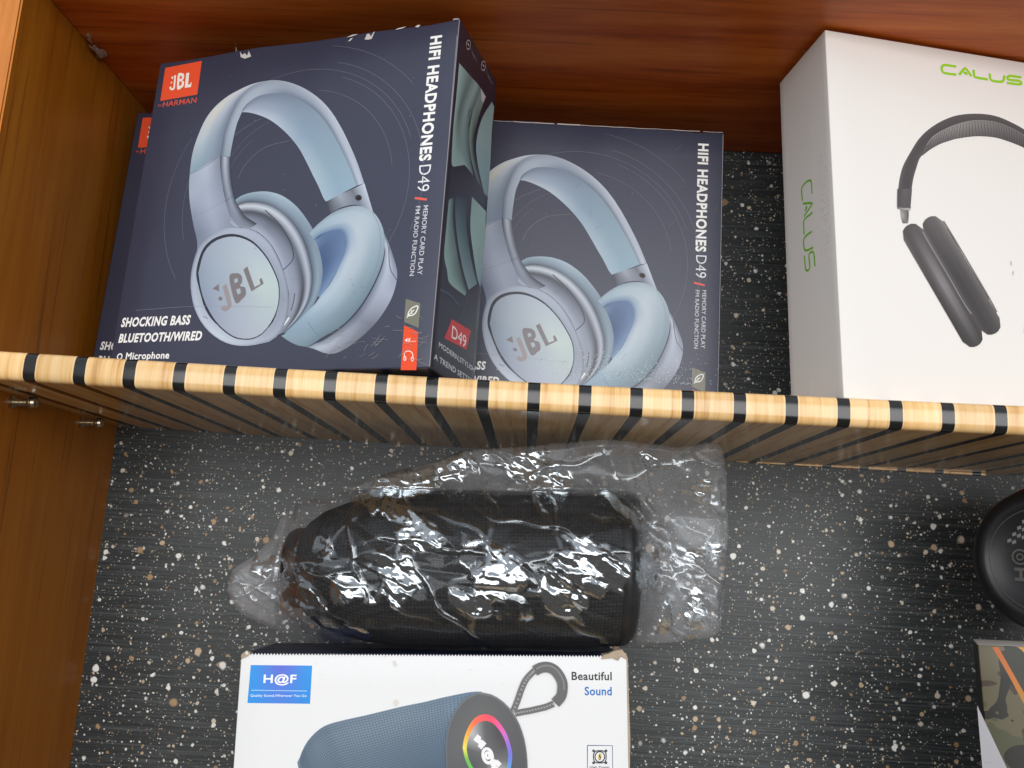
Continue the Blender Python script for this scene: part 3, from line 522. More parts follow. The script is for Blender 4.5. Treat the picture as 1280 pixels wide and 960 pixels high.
('P',[(228.97,5.84),(228.96,5.3),(228.81,4.84),(228.55,4.51),(228.22,4.37),(227.85,4.43),(227.5,4.68),(227.22,5.09),(227.04,5.6),(226.99,6.15),(227.07,6.66),(227.27,7.06),(227.58,7.3),(227.93,7.35),(228.3,7.19),(228.62,6.85),(228.85,6.38),(228.97,5.84)],(252,232,220),1),
('P',[(223.5,6.33),(223.48,5.94),(223.35,5.64),(223.14,5.5),(222.9,5.55),(222.68,5.78),(222.54,6.14),(222.5,6.55),(222.57,6.9),(222.75,7.13),(222.98,7.17),(223.21,7.03),(223.4,6.72),(223.5,6.33)],(243,100,60),1),
('P',[(228.48,5.85),(228.46,5.46),(228.33,5.16),(228.12,5.02),(227.88,5.08),(227.67,5.31),(227.52,5.67),(227.49,6.07),(227.56,6.42),(227.73,6.65),(227.96,6.69),(228.2,6.54),(228.38,6.24),(228.48,5.85)],(243,100,60),1)],
'wear_glare_marks': [
('P',[(70.19,243.22),(72.68,240.24),(74.55,241.24),(76.92,238.93),(77.71,242.67),(80.46,237.73),(75.25,236.62),(71.59,238.48)],(206,200,196),0),
('P',[(156.32,237.2),(160.01,237.21),(163.01,237.76),(165.37,238.48),(161.08,238.57)],(206,200,196),0),
('P',[(157.94,233.85),(160.15,235.95),(161.68,236.01),(159.78,233.86)],(206,200,196),0),
('P',[(170.81,233.29),(172.17,237.35),(173.99,237.36),(175.45,234.97),(176.95,237.78),(178.08,238.51),(176.27,233.01),(173.88,232.78)],(206,200,196),0),
('P',[(193.43,239.89),(195.11,240.82),(199.77,241.23),(201.53,241.23),(198.7,240.2)],(206,200,196),0),
('P',[(208.02,240.42),(210.24,241.55),(212.03,240.94),(210.44,239.4)],(206,200,196),0),
('S',[(235.64,238.35),(236.73,238.69),(239.57,238.26)],1.3,(150,145,150),0),
('S',[(239.98,0.99),(240.02,66.11),(239.98,140.87),(240.16,237.86)],0.5,(150,145,150),0),
('S',[(239.98,140.87),(239.47,185.7),(239.44,226.18)],0.35,(150,145,150),0),
('S',[(232.31,18.47),(233.22,18.55),(234.29,16.98)],0.15,(150,148,148),0),
('S',[(221.04,28.53),(224.09,29.82),(227.11,31.34)],0.16,(150,148,148),0),
('S',[(195.09,11.46),(196.18,14.6),(197.48,15.77)],0.21,(150,148,148),0),
('S',[(175.03,17.26),(179.02,20.57),(182.95,24.26)],0.12,(150,148,148),0),
('S',[(199.25,19.96),(205.12,18.85),(210.86,18.55)],0.13,(150,148,148),0),
('S',[(201.55,15.59),(203.24,18.51),(204.91,21.61)],0.21,(150,148,148),0),
('S',[(199.37,14.65),(200.67,15.4),(201.86,17.13)],0.19,(150,148,148),0),
('S',[(175.52,21.66),(177.19,22.26),(178.95,22.03)],0.22,(150,148,148),0),
('S',[(227.67,22.31),(228.41,21.73),(229.18,20.87)],0.16,(150,148,148),0),
('S',[(222.68,25.54),(225.19,25.87),(227.82,24.86)],0.15,(150,148,148),0),
('S',[(200.85,6.49),(203.05,7.57),(205.16,9.5)],0.2,(150,148,148),0),
('S',[(168.74,23.88),(174.53,23.72),(180.4,22.53)],0.11,(150,148,148),0),
('S',[(221.27,15.62),(224.55,15.43),(227.93,14.06)],0.18,(150,148,148),0),
('S',[(202.1,13.74),(204.64,17.29),(207.35,19.11)],0.16,(150,148,148),0),
('S',[(187.33,16.18),(191.16,17.44),(195.1,17.62)],0.13,(150,148,148),0),
('S',[(165.9,24.24),(167.13,25.15),(168.45,25.25)],0.16,(150,148,148),0),
('S',[(199.77,16.91),(203.56,17.56),(207.44,17.15)],0.12,(150,148,148),0),
('S',[(213.45,24.49),(216.89,24.16),(220.31,23.71)],0.19,(150,148,148),0),
('S',[(174.29,26.9),(177.31,25.48),(180.26,24.6)],0.2,(150,148,148),0),
('S',[(223.78,15.28),(225.72,16.13),(227.66,16.97)],0.21,(150,148,148),0),
('S',[(189.22,18.58),(190.72,21.2),(192.41,22.06)],0.17,(150,148,148),0),
('S',[(201.76,15.92),(203.15,15.45),(204.53,15.09)],0.22,(150,148,148),0),
('S',[(223.85,23.25),(228.61,22.24),(233.22,22.47)],0.19,(150,148,148),0),
('S',[(168.97,7.64),(172.04,13.24),(175.44,16.1)],0.16,(150,148,148),0),
('S',[(225.49,5.08),(230.41,5.33),(235.3,5.52)],0.19,(150,148,148),0),
('S',[(192.07,7.44),(194.26,8.54),(196.38,10.27)],0.11,(150,148,148),0),
('S',[(231.49,13.31),(234.13,15.72),(236.73,18.5)],0.18,(150,148,148),0),
('S',[(227.94,21.35),(230.55,21.61),(233.17,21.66)],0.16,(150,148,148),0),
('S',[(219.76,8.42),(223.53,12.05),(227.57,12.68)],0.18,(150,148,148),0),
('S',[(167.8,16.96),(171.17,18.69),(174.35,21.8)],0.16,(150,148,148),0),
('S',[(230.25,32.68),(231.63,32.36),(233.11,30.79)],0.14,(150,148,148),0),
('S',[(190.09,30.88),(194.59,30.62),(199.39,27.34)],0.11,(150,148,148),0),
('S',[(207.92,26.57),(209.36,27.22),(210.93,26.56)],0.21,(150,148,148),0),
('S',[(202.87,14.7),(205.65,17.13),(208.3,20.68)],0.13,(150,148,148),0),
('S',[(229.9,18.76),(234.09,18.67),(238.1,20.19)],0.21,(150,148,148),0),
('S',[(170.35,9.65),(174.22,13.06),(178.24,15.04)],0.16,(150,148,148),0),
('S',[(172.73,11.52),(175.12,13.78),(177.59,15.23)],0.14,(150,148,148),0),
('S',[(228.11,18.62),(232.75,16.19),(237.18,15.62)],0.19,(150,148,148),0),
('S',[(185.23,19.3),(188.26,23.4),(191.29,27.51)],0.13,(150,148,148),0),
('S',[(180.92,16.61),(185.04,18.38),(189.27,19.09)],0.2,(150,148,148),0),
('S',[(181.47,7.76),(182.47,7.91),(183.5,7.81)],0.2,(150,148,148),0),
('S',[(173.17,27.96),(176.09,26.5),(178.98,25.16)],0.17,(150,148,148),0),
('S',[(198.33,8.24),(200.61,9.13),(202.8,10.85)],0.18,(150,148,148),0),
('S',[(215.08,33.74),(216.95,32.33),(218.75,31.58)],0.19,(150,148,148),0),
('S',[(218.81,6.94),(221,8.34),(223.15,10.13)],0.21,(150,148,148),0),
('S',[(230.27,5.88),(235.1,3.01),(239.81,1.17)],0.2,(150,148,148),0),
('S',[(105.46,85.16),(106.3,84.97)],0.4,(140,140,150),0),
('S',[(204.6,90.9),(204.94,91.36)],0.4,(140,140,150),0),
('S',[(91.19,181.17),(92.18,181.01)],0.4,(140,140,150),0),
('S',[(188.35,53.99),(189.16,53.56)],0.4,(140,140,150),0),
('S',[(152.94,81.7),(153.86,81.7)],0.4,(140,140,150),0),
('S',[(183.48,50.02),(183.82,50.46)],0.4,(140,140,150),0),
('S',[(139.89,61.86),(140.46,62.15)],0.4,(140,140,150),0),
('S',[(228.2,120.55),(228.67,120.97)],0.4,(140,140,150),0),
('S',[(131.76,48.49),(132.36,48.16)],0.4,(140,140,150),0),
('S',[(210.51,198.07),(211.18,198.39)],0.4,(140,140,150),0),
('S',[(144.63,67.39),(145.16,67.12)],0.4,(140,140,150),0),
('S',[(92.98,112.44),(93.81,112.33)],0.4,(140,140,150),0),
('S',[(104.67,88.05),(105,88.22)],0.4,(140,140,150),0),
('S',[(191.78,119.32),(192.1,119.1)],0.4,(140,140,150),0),
('S',[(210.77,170.17),(211.58,170.63)],0.4,(140,140,150),0),
('S',[(224.63,99.6),(224.98,99.93)],0.4,(140,140,150),0),
('S',[(120.84,137.38),(121.48,137.29)],0.4,(140,140,150),0),
('S',[(38.74,178.15),(39.22,177.69)],0.4,(140,140,150),0),
('S',[(65.61,102.96),(65.98,102.75)],0.4,(140,140,150),0),
('S',[(122.01,125.48),(122.79,125.63)],0.4,(140,140,150),0),
('S',[(181.81,56.01),(182.55,55.87)],0.4,(140,140,150),0),
('S',[(180.39,59.35),(180.7,58.8)],0.4,(140,140,150),0),
('S',[(137.31,61.44),(137.56,61.66)],0.4,(140,140,150),0),
('S',[(148.5,112.34),(149.4,112.47)],0.4,(140,140,150),0),
('S',[(83.78,106.94),(84.24,106.43)],0.4,(140,140,150),0),
('S',[(65.02,218.94),(65.76,219.18)],0.4,(140,140,150),0)],
'side_picture': [
('L',[[(4.53,208.76),(4.36,185.19),(3.66,163.26),(5.67,138.41),(10.17,137.15)],[(26.24,212.13),(13.71,184.84),(10.96,166.67),(17.22,153.16),(27.56,147.19)],[(37.43,214.07),(22.15,183.63),(20.77,166.17),(27.58,153.98),(37.68,147.51)],[(45.31,214.76),(33.74,188.54),(31.52,170.16),(35.65,157.37),(44.51,147.19)]],[[(164,188,189),(153,179,176),(148,173,170)],[(108,127,125),(94,111,110),(144,169,165)],[(148,171,170),(135,156,155),(117,136,138)],[(99,115,114),(81,96,95),(90,106,106)]]),
('L',[[(45.31,214.76),(33.74,188.54),(31.52,170.16),(37.56,157.11),(50.91,147.94)],[(54.16,211.88),(44.36,189.75),(40.57,170.13),(47.8,157.45),(64.77,144.75)]],[[(117,134,132),(135,154,148),(108,125,125)],[(135,154,151),(43,52,53),(54,65,66)]]),
('L',[[(68.12,217.56),(51.47,194.38),(44.7,172.66),(50.61,159.06),(66.39,144.89)],[(73.68,216.62),(72.7,198.95),(73.84,179.89),(74.44,163.8),(74.64,145.57)]],[[(135,158,159),(148,171,172),(126,152,159)],[(153,175,175),(144,167,170),(108,134,146)]]),
('P',[(45.31,214.76),(52.39,214.44),(55.74,214.48),(52.12,207.48),(48.11,206.99)],(190,186,190),0),
('S',[(28.94,189.89),(26.5,183.73),(29.75,182.35),(28.29,175.09)],0.7,(60,66,58),0),
('S',[(28.94,189.89),(32.07,187.43),(30.79,180.92),(28.29,175.09)],0.7,(60,66,58),0),
('L',[[(6.24,112.11),(5.88,93.13),(6.12,74.89),(12.43,67.14),(18.91,60.58),(45.89,61.5)],[(13.2,117.12),(15.39,101.73),(23.67,87.85),(34.21,75.94),(42.31,69.52),(48.74,66.41)]],[[(126,149,148),(144,171,170),(135,163,159)],[(72,88,89),(99,119,119),(54,65,66)]]),
('L',[[(15.45,118.3),(19.59,103.77),(27.65,89.61),(39.31,76.62),(46.59,71.15),(51.29,67.35)],[(38.28,130.27),(37.27,112.33),(45.09,97.33),(57.16,83.77),(63.5,79.06),(66.39,77.27)]],[[(63,71,85),(108,131,138),(126,150,155)],[(45,48,64),(81,100,110),(108,131,138)]]),
('L',[[(44.39,131.98),(45.29,111.84),(53.3,96.6),(63.46,83.39),(67.69,79.22)],[(72.52,133.76),(73.92,117.72),(74.29,98.13),(73.94,84.56),(72.5,76.65)]],[[(135,163,159),(153,179,175),(135,159,159)],[(153,179,178),(144,169,170),(117,144,154)]]),
('S',[(46.88,66),(53.5,68.17),(65.05,75.61),(68.48,79.52)],0.6,(45,52,52),0),
('S',[(51.69,65.4),(46.02,51.72),(41.16,42.72)],0.4,(100,115,125),0),
('S',[(4.41,51.26),(20.45,53.35),(36.8,51.25)],2.2,(66,74,90),0),
('S',[(20.37,233.27),(20.32,231.79),(19.66,230.09),(18.52,228.46),(17.09,227.19),(15.63,226.49),(14.38,226.48),(13.56,227.16),(13.31,228.4),(13.65,230),(14.55,231.69),(15.85,233.18),(17.33,234.21),(18.73,234.59),(19.81,234.26),(20.37,233.27)],0.6,(190,180,180),1),
('S',[(15.67,230.72),(18.27,230.73)],0.9,(220,214,210),0),
('S',[(21.57,231.12),(23.95,230.62),(33.52,229.35),(35.21,228.83),(33,228.05),(22.8,228.84)],0.4,(120,105,115),1),
('S',[(24.98,229.34),(29.76,228.57)],0.5,(150,140,148),0),
('S',[(50.53,236.2),(50.45,234.63),(49.68,232.82),(48.37,231.08),(46.74,229.73),(45.1,228.98),(43.7,228.97),(42.8,229.68),(42.53,231),(42.95,232.69),(43.98,234.49),(45.46,236.08),(47.14,237.18),(48.72,237.6),(49.92,237.25),(50.53,236.2)],0.6,(190,180,180),1),
('S',[(45.22,233.47),(48.13,233.49)],0.9,(220,214,210),0),
('S',[(51.89,233.65),(54.55,233.13),(65.29,231.83),(67.18,231.29),(64.67,230.46),(53.23,231.24)],0.4,(120,105,115),1),
('S',[(55.68,231.79),(61.04,230.99)],0.5,(150,140,148),0)],
'model_badge': [
('P',[(26.85,39.39),(61.31,41.88),(55.74,27.05),(17.4,23.81)],(196,58,62),0),
('T','D49',28.68,27.53,25.67,8.3,0,(238,222,220),0.1,0)],
'side_lettering': [
('T','MODERN,STYLISH',9.91,15.53,63.42,3.85,0,(205,208,216),0.2,0),
('T','A TREND SETTER',4.12,6.79,67.7,3.7,0,(205,208,216),0.2,0)],
'calus_picture': [
('L',[[(46.77,144.46),(48.49,153.37),(51.98,163.7),(58.95,175.73),(65.27,185.35),(73.83,194.16),(84.69,202.03),(96.64,207.84),(111.97,211.31),(125.99,211.69),(138.54,208.35),(149.2,203.54),(158.34,195.61),(163.25,187.09),(166.8,177.29),(167.93,167.21),(167.84,158.74)],[(50.24,144.92),(52.06,153.85),(55.46,163.79),(61.18,174.3),(67.6,182.63),(75.47,190.05),(85.42,196.55),(96.9,201.85),(111.38,205.16),(125.38,205.72),(137.14,202.99),(147.65,198.94),(155.53,192.78),(160.19,185.66),(163.44,176.82),(164.42,167.14),(164.17,158.26)],[(54.71,145.51),(56.65,154.47),(59.95,163.92),(64.04,172.45),(70.6,179.13),(77.58,184.77),(86.35,189.54),(97.24,194.19),(110.62,197.3),(124.6,198.08),(135.35,196.13),(145.67,193.05),(151.93,189.17),(156.26,183.82),(159.13,176.23),(159.92,167.04),(159.46,157.64)],[(56.7,145.77),(58.7,154.75),(61.95,163.97),(65.32,171.63),(71.93,177.58),(78.51,182.43),(86.76,186.44),(97.39,190.8),(110.29,193.82),(124.25,194.71),(134.56,193.1),(144.8,190.44),(150.34,187.56),(154.52,183),(157.22,175.97),(157.93,167),(157.37,157.37)]],[[(94,89,89),(84,78,80),(89,83,84),(86,81,82),(89,83,84)],[(75,70,72),(72,67,68),(79,74,75),(72,67,68),(75,70,72)],[(72,67,68),(82,77,78),(104,99,99),(82,77,78),(72,67,68)],[(94,89,89),(90,85,86),(97,92,92),(90,85,86),(86,81,82)]]),
('L',[[(70.55,181.29),(75.58,187.98),(85.23,195.05),(97.2,201.38),(110.27,205.63),(124.3,206.57),(135.75,204.22),(146.98,199.51),(153.4,193.74)],[(66.5,172.58),(72.52,177.88),(80.86,183.56),(92.66,188.99),(109.11,193.53),(123.1,194.77),(134.58,193.34),(144.82,190.68),(151.47,187.15)]],[[(131,126,124),(149,145,143),(131,126,124),(104,99,99)],[(93,88,88),(104,99,98),(97,92,92),(86,81,82)]]),
('S',[(71.35,182.36),(68.18,174.06)],0.3,(73,68,69),0),
('S',[(72.21,183.5),(69.21,174.96)],0.3,(73,68,69),0),
('S',[(73.07,184.64),(70.23,175.87)],0.3,(73,68,69),0),
('S',[(73.93,185.78),(71.26,176.78)],0.3,(73,68,69),0),
('S',[(74.79,186.92),(72.29,177.68)],0.3,(73,68,69),0),
('S',[(75.71,188.07),(73.62,178.64)],0.3,(73,68,69),0),
('S',[(77.35,189.27),(75.04,179.6)],0.3,(73,68,69),0),
('S',[(78.99,190.48),(76.47,180.57)],0.3,(73,68,69),0),
('S',[(80.64,191.68),(77.89,181.54)],0.3,(73,68,69),0),
('S',[(82.29,192.89),(79.32,182.51)],0.3,(73,68,69),0),
('S',[(83.94,194.1),(80.75,183.48)],0.3,(73,68,69),0),
('S',[(85.68,195.28),(82.71,184.41)],0.3,(73,68,69),0),
('S',[(87.71,196.36),(84.72,185.33)],0.3,(73,68,69),0),
('S',[(89.75,197.44),(86.73,186.26)],0.3,(73,68,69),0),
('S',[(91.79,198.52),(88.74,187.18)],0.3,(73,68,69),0),
('S',[(93.84,199.6),(90.76,188.11)],0.3,(73,68,69),0),
('S',[(95.89,200.69),(92.84,189.03)],0.3,(73,68,69),0),
('S',[(98,201.64),(95.63,189.81)],0.3,(73,68,69),0),
('S',[(100.22,202.36),(98.43,190.58)],0.3,(73,68,69),0),
('S',[(102.45,203.09),(101.23,191.36)],0.3,(73,68,69),0),
('S',[(104.68,203.81),(104.04,192.13)],0.3,(73,68,69),0),
('S',[(106.91,204.54),(106.86,192.91)],0.3,(73,68,69),0),
('S',[(109.15,205.26),(109.59,193.58)],0.3,(73,68,69),0),
('S',[(111.46,205.71),(111.97,193.79)],0.3,(73,68,69),0),
('S',[(113.85,205.87),(114.35,194)],0.3,(73,68,69),0),
('S',[(116.24,206.03),(116.74,194.21)],0.3,(73,68,69),0),
('S',[(118.63,206.19),(119.13,194.42)],0.3,(73,68,69),0),
('S',[(121.03,206.35),(121.52,194.63)],0.3,(73,68,69),0),
('S',[(123.43,206.51),(123.77,194.68)],0.3,(73,68,69),0),
('S',[(125.55,206.31),(125.73,194.44)],0.3,(73,68,69),0),
('S',[(127.5,205.91),(127.68,194.2)],0.3,(73,68,69),0),
('S',[(129.45,205.51),(129.64,193.95)],0.3,(73,68,69),0),
('S',[(131.4,205.11),(131.61,193.71)],0.3,(73,68,69),0),
('S',[(133.36,204.71),(133.57,193.46)],0.3,(73,68,69),0),
('S',[(135.32,204.31),(135.43,193.12)],0.3,(73,68,69),0),
('S',[(137.24,203.59),(137.17,192.66)],0.3,(73,68,69),0),
('S',[(139.16,202.79),(138.92,192.21)],0.3,(73,68,69),0),
('S',[(141.08,201.99),(140.67,191.76)],0.3,(73,68,69),0),
('S',[(142.99,201.18),(142.42,191.3)],0.3,(73,68,69),0),
('S',[(144.91,200.38),(144.17,190.85)],0.3,(73,68,69),0),
('S',[(146.83,199.57),(145.53,190.3)],0.3,(73,68,69),0),
('S',[(147.99,198.6),(146.66,189.7)],0.3,(73,68,69),0),
('S',[(149.09,197.62),(147.8,189.1)],0.3,(73,68,69),0),
('S',[(150.18,196.63),(148.93,188.49)],0.3,(73,68,69),0),
('S',[(151.28,195.65),(150.07,187.89)],0.3,(73,68,69),0),
('S',[(152.37,194.67),(151.2,187.29)],0.3,(73,68,69),0),
('S',[(70.55,181.29),(75.58,187.98),(85.23,195.05),(97.2,201.38),(110.27,205.63),(124.3,206.57),(135.75,204.22),(146.98,199.51),(153.4,193.74)],0.3,(173,170,167),0),
('L',[[(47.4,131.5),(47.48,125.96),(48.4,121.47)],[(53.4,131.95),(53.01,126.65),(52.19,121.94)]],[[(131,127,126),(168,165,162),(95,91,91)],[(104,100,100),(78,73,73),(131,127,126)]]),
('L',[[(45.19,133.38),(45.35,131.24)],[(55.27,133.74),(54.45,131.16)]],[[(167,163,160),(131,127,125)],[(131,126,124),(186,183,179)]]),
('L',[[(77.97,126.33),(80.85,121.17),(86.94,110.25),(95.85,94.29),(104.68,78.46),(110.65,67.77),(113.44,62.75)],[(72.84,129.45),(76.15,123.52),(83.15,110.99),(93.37,92.71),(103.5,74.59),(110.33,62.37),(113.53,56.64)],[(69.67,129.07),(73.1,122.95),(80.34,110.01),(90.9,91.13),(101.37,72.44),(108.43,59.83),(111.73,53.92)],[(67.01,127.79),(70.47,121.63),(77.78,108.59),(88.44,89.56),(99,70.72),(106.12,58.02),(109.46,52.07)],[(64.76,125.8),(68.19,119.7),(75.42,106.81),(85.98,88),(96.44,69.37),(103.5,56.8),(106.8,50.92)],[(63.02,122.92),(66.33,117.03),(73.33,104.59),(83.53,86.44),(93.65,68.45),(100.47,56.31),(103.67,50.63)],[(63.24,116.59),(66.11,111.48),(72.2,100.67),(81.09,84.88),(89.91,69.22),(95.87,58.64),(98.66,53.68)]],[[(131,127,123),(110,106,104),(97,92,91)],[(111,106,104),(89,85,85),(86,81,82)],[(97,93,92),(74,70,71),(72,68,69)],[(95,90,90),(72,67,68),(67,63,65)],[(89,85,85),(62,58,59),(62,58,59)],[(82,77,78),(65,61,63),(63,59,61)],[(95,90,90),(89,85,85),(76,72,73)]]),
('S',[(78.48,126.75),(86.52,113.07),(97.46,93.75),(106.93,76.71),(111.96,66.79)],0.9,(122,118,116),0),
('S',[(80.9,121.63),(90.43,103.58),(100.02,87.23),(106.78,75.2)],0.4,(51,47,48),0),
('L',[[(62.53,119.08),(65.53,113.68),(71.87,102.27),(81.12,85.6),(90.3,69.08),(96.49,57.92),(99.39,52.7)],[(57.57,122.14),(60.98,116),(68.2,103.02),(78.73,84.09),(89.15,65.34),(96.19,52.7),(99.48,46.77)],[(54.5,121.79),(58.03,115.46),(65.48,102.08),(76.34,82.58),(87.09,63.27),(94.35,50.25),(97.74,44.15)],[(51.93,120.57),(55.48,114.2),(63,100.72),(73.96,81.07),(84.81,61.62),(92.12,48.51),(95.55,42.37)],[(49.75,118.64),(53.28,112.34),(60.72,99.01),(71.58,79.57),(82.33,60.33),(89.58,47.35),(92.98,41.27)],[(48.07,115.86),(51.48,109.76),(58.69,96.87),(69.21,78.07),(79.63,59.45),(86.66,46.9),(89.95,41.01)],[(48.29,109.71),(51.28,104.37),(57.61,93.07),(66.85,76.58),(76.01,60.23),(82.2,49.18),(85.1,44.01)]],[[(110,105,106),(82,78,79),(72,67,68)],[(90,85,86),(82,78,79),(60,56,58)],[(84,79,81),(122,117,119),(65,61,63)],[(79,74,76),(131,126,128),(69,65,66)],[(77,72,74),(95,90,92),(62,58,59)],[(82,77,78),(72,67,68),(60,56,58)],[(104,99,99),(63,59,61),(54,50,53)]]),
('S',[(62.49,117.07),(66.42,109.14),(76.72,91.41),(87.51,71.67),(93.01,63.37)],0.9,(132,127,127),0),
('L',[[(157.67,157.79),(156.17,150.82),(153.81,145.06)],[(167.97,159.15),(165.71,151.73),(162.9,145.25)]],[[(82,77,78),(72,67,68)],[(90,85,86),(82,77,78)]]),
('L',[[(156.37,145.38),(154.82,139.43),(153.2,134.14)],[(161.91,145.45),(160.22,139.79),(157.56,134.36)]],[[(131,127,126),(168,165,162),(95,91,91)],[(104,100,100),(78,73,73),(131,127,126)]]),
('L',[[(164.22,126.31),(162.78,120.45),(159.74,108.1),(155.34,90.19),(151.02,72.6),(148.12,60.8),(146.77,55.29)],[(162.93,132.33),(161.25,125.47),(157.73,111.05),(152.63,90.2),(147.63,69.76),(144.29,56.09),(142.73,49.71)],[(160.55,133.91),(158.82,126.79),(155.18,111.83),(149.92,90.21),(144.77,69.03),(141.33,54.87),(139.72,48.27)],[(157.89,134.35),(156.15,127.16),(152.5,112.05),(147.22,90.21),(142.04,68.83),(138.59,54.54),(136.98,47.88)],[(155.01,133.85),(153.3,126.75),(149.71,111.81),(144.51,90.22),(139.43,69.07),(136.03,54.93),(134.44,48.35)],[(151.86,132.22),(150.23,125.39),(146.79,111.02),(141.82,90.23),(136.94,69.85),(133.68,56.22),(132.16,49.86)],[(147.68,126.18),(146.29,120.35),(143.37,108.05),(139.13,90.24),(134.96,72.72),(132.16,60.97),(130.86,55.49)]],[[(110,105,106),(82,78,79),(72,67,68)],[(90,85,86),(82,78,79),(60,56,58)],[(84,79,81),(122,117,119),(65,61,63)],[(79,74,76),(131,126,128),(69,65,66)],[(77,72,74),(95,90,92),(62,58,59)],[(82,77,78),(72,67,68),(60,56,58)],[(104,99,99),(63,59,61),(54,50,53)]]),
('S',[(126.12,103.88),(126.27,100.82)],0.5,(169,168,165),0),
('S',[(127.33,97.11),(126.67,93.98)],0.4,(169,168,165),0),
('L',[[(46.21,145.64),(45.52,138.07),(45.1,132.13)],[(51.46,146.33),(50.6,138.73),(50.14,132.47)],[(56.9,147.05),(55.69,139.39),(54.74,133.05)]],[[(72,67,68),(79,74,76)],[(94,89,90),(86,81,82)],[(90,85,86),(82,77,78)]])],
'calus_logo': [
('S',[(98.68,246.02),(90.75,245.91),(88.11,244.88),(87.09,242.47),(87.91,239.89),(90.18,239.32),(98.33,239.57)],2,(150,205,38),0),
('S',[(100.33,239.78),(104.92,245.26),(106.34,245.49),(110.06,240.17)],2,(150,205,38),0),
('S',[(104.32,241.37),(105.58,242.29),(106.85,240.83)],2,(150,205,38),0),
('S',[(112.23,245.74),(112.27,241.23),(113.55,239.9),(122.95,239.75)],2,(150,205,38),0),
('S',[(124.88,244.82),(124.83,240.88),(126.45,239.36),(132.38,239.48),(135.14,240.87),(136.54,245.15)],2,(150,205,38),0),
('S',[(150.11,245.78),(141.11,245.53),(138.8,243.96),(139.57,242.3),(147.61,242.63),(149.54,241.74),(147.91,239.93),(137.71,239.38)],2,(150,205,38),0)],
'calus_side_logo': [
('S',[(39.65,148.98),(39.43,157.12),(37.33,159.82),(32.42,160.87),(27.16,160.03),(26,157.7),(26.51,149.34)],1.6,(120,190,40),0),
('S',[(26.94,147.29),(38.1,142.58),(38.57,141.13),(27.73,137.31)],1.6,(120,190,40),0),
('S',[(30.18,143.2),(32.05,141.9),(29.08,140.6)],1.6,(120,190,40),0),
('S',[(39.08,135.08),(29.89,135.04),(27.18,133.73),(26.88,124.09)],1.6,(120,190,40),0),
('S',[(37.21,122.11),(29.18,122.16),(26.08,120.5),(26.33,114.42),(29.16,111.58),(37.88,110.15)],1.6,(120,190,40),0),
('S',[(39.16,96.23),(38.65,105.46),(35.45,107.83),(32.07,107.04),(32.74,98.79),(30.93,96.81),(27.24,98.49),(26.12,108.95)],1.6,(120,190,40),0)],
'calus_side_lettering': [
('T','HEADPHONES',50.45,172.21,78,9.42,-90,(240,235,229),0.1,0),
('S',[(37.84,101.99),(36.39,71.35),(32.74,39.22),(27.24,9.59)],0.35,(250,246,240),0),
('S',[(37.61,99.22),(39.48,115.72),(40.47,174.43),(37.5,264.16)],0.2,(236,226,216),0)],
'speaker_picture': [
('L',[[(55.24,104.17),(40.31,131.98),(41.14,139.03),(43.08,144.34),(46.53,149.68),(51.88,154.82),(57.37,157.82),(67.31,160.49),(79.8,163.17),(92.32,166.11),(104.89,169.06),(117.51,171.53),(130.17,174.49),(146.71,177.73),(154.38,178.01)],[(56.88,99.22),(42.58,125.16),(43.51,132.27),(45.47,137.51),(49.01,142.77),(54.41,147.85),(59.94,150.88),(69.65,153.51),(81.71,156.26),(93.8,159.23),(105.93,162.21),(118.12,164.67),(130.34,167.57),(146.33,170.82),(153.98,171.57)],[(61.37,85.7),(48.75,106.58),(49.95,113.84),(51.97,118.88),(55.79,123.95),(61.31,128.87),(66.94,131.98),(76.05,134.51),(86.93,137.41),(97.83,140.48),(108.78,143.57),(119.78,145.97),(130.81,148.72),(145.29,152.01),(152.86,153.99)],[(67.42,67.48),(57.04,81.64),(58.6,89.1),(60.7,93.88),(64.88,98.67),(70.56,103.39),(76.33,106.61),(84.63,109.01),(93.93,112.12),(103.25,115.32),(112.6,118.54),(122.01,120.88),(131.44,123.42),(143.9,126.77),(151.37,130.4)],[(75.36,43.55),(67.86,49.07),(69.89,56.79),(72.1,61.23),(76.75,65.67),(82.64,70.13),(88.59,73.49),(95.84,75.73),(103.06,79.1),(110.31,82.48),(117.59,85.88),(124.92,88.15),(132.27,90.42),(142.09,93.85),(149.42,99.58)]],[[(96,116,136),(110,128,146),(120,138,154),(104,128,150)],[(110,126,142),(124,140,154),(128,144,158),(110,134,154)],[(108,122,138),(112,128,142),(104,122,140),(96,120,142)],[(90,106,122),(92,108,124),(84,102,122),(76,98,122)],[(60,74,90),(60,74,90),(60,74,90),(60,74,90)]]),
('S',[(40.82,131.21),(41.66,138.27),(43.6,143.57),(47.06,148.91),(52.42,154.03),(57.92,157.04),(67.82,159.7),(80.26,162.39),(92.74,165.33),(105.26,168.28),(117.84,170.76),(130.45,173.72),(146.92,176.96)],0.22,(70,90,110),0),
('S',[(41.3,129.75),(42.17,136.82),(44.11,142.11),(47.59,147.43),(52.96,152.54),(58.47,155.55),(68.33,158.21),(80.67,160.91),(93.06,163.86),(105.48,166.82),(117.97,169.28),(130.48,172.23),(146.84,175.48)],0.22,(70,90,110),0),
('S',[(41.79,128.29),(42.67,135.37),(44.62,140.65),(48.12,145.95),(53.5,151.05),(59.01,154.07),(68.83,156.72),(81.08,159.43),(93.37,162.39),(105.71,165.35),(118.1,167.82),(130.52,170.75),(146.76,174)],0.22,(70,90,110),0),
('S',[(42.27,126.83),(43.18,133.93),(45.13,139.18),(48.65,144.47),(54.04,149.56),(59.56,152.58),(69.33,155.22),(81.49,157.95),(93.69,160.92),(105.93,163.89),(118.23,166.35),(130.56,169.27),(146.68,172.52)],0.22,(70,90,110),0),
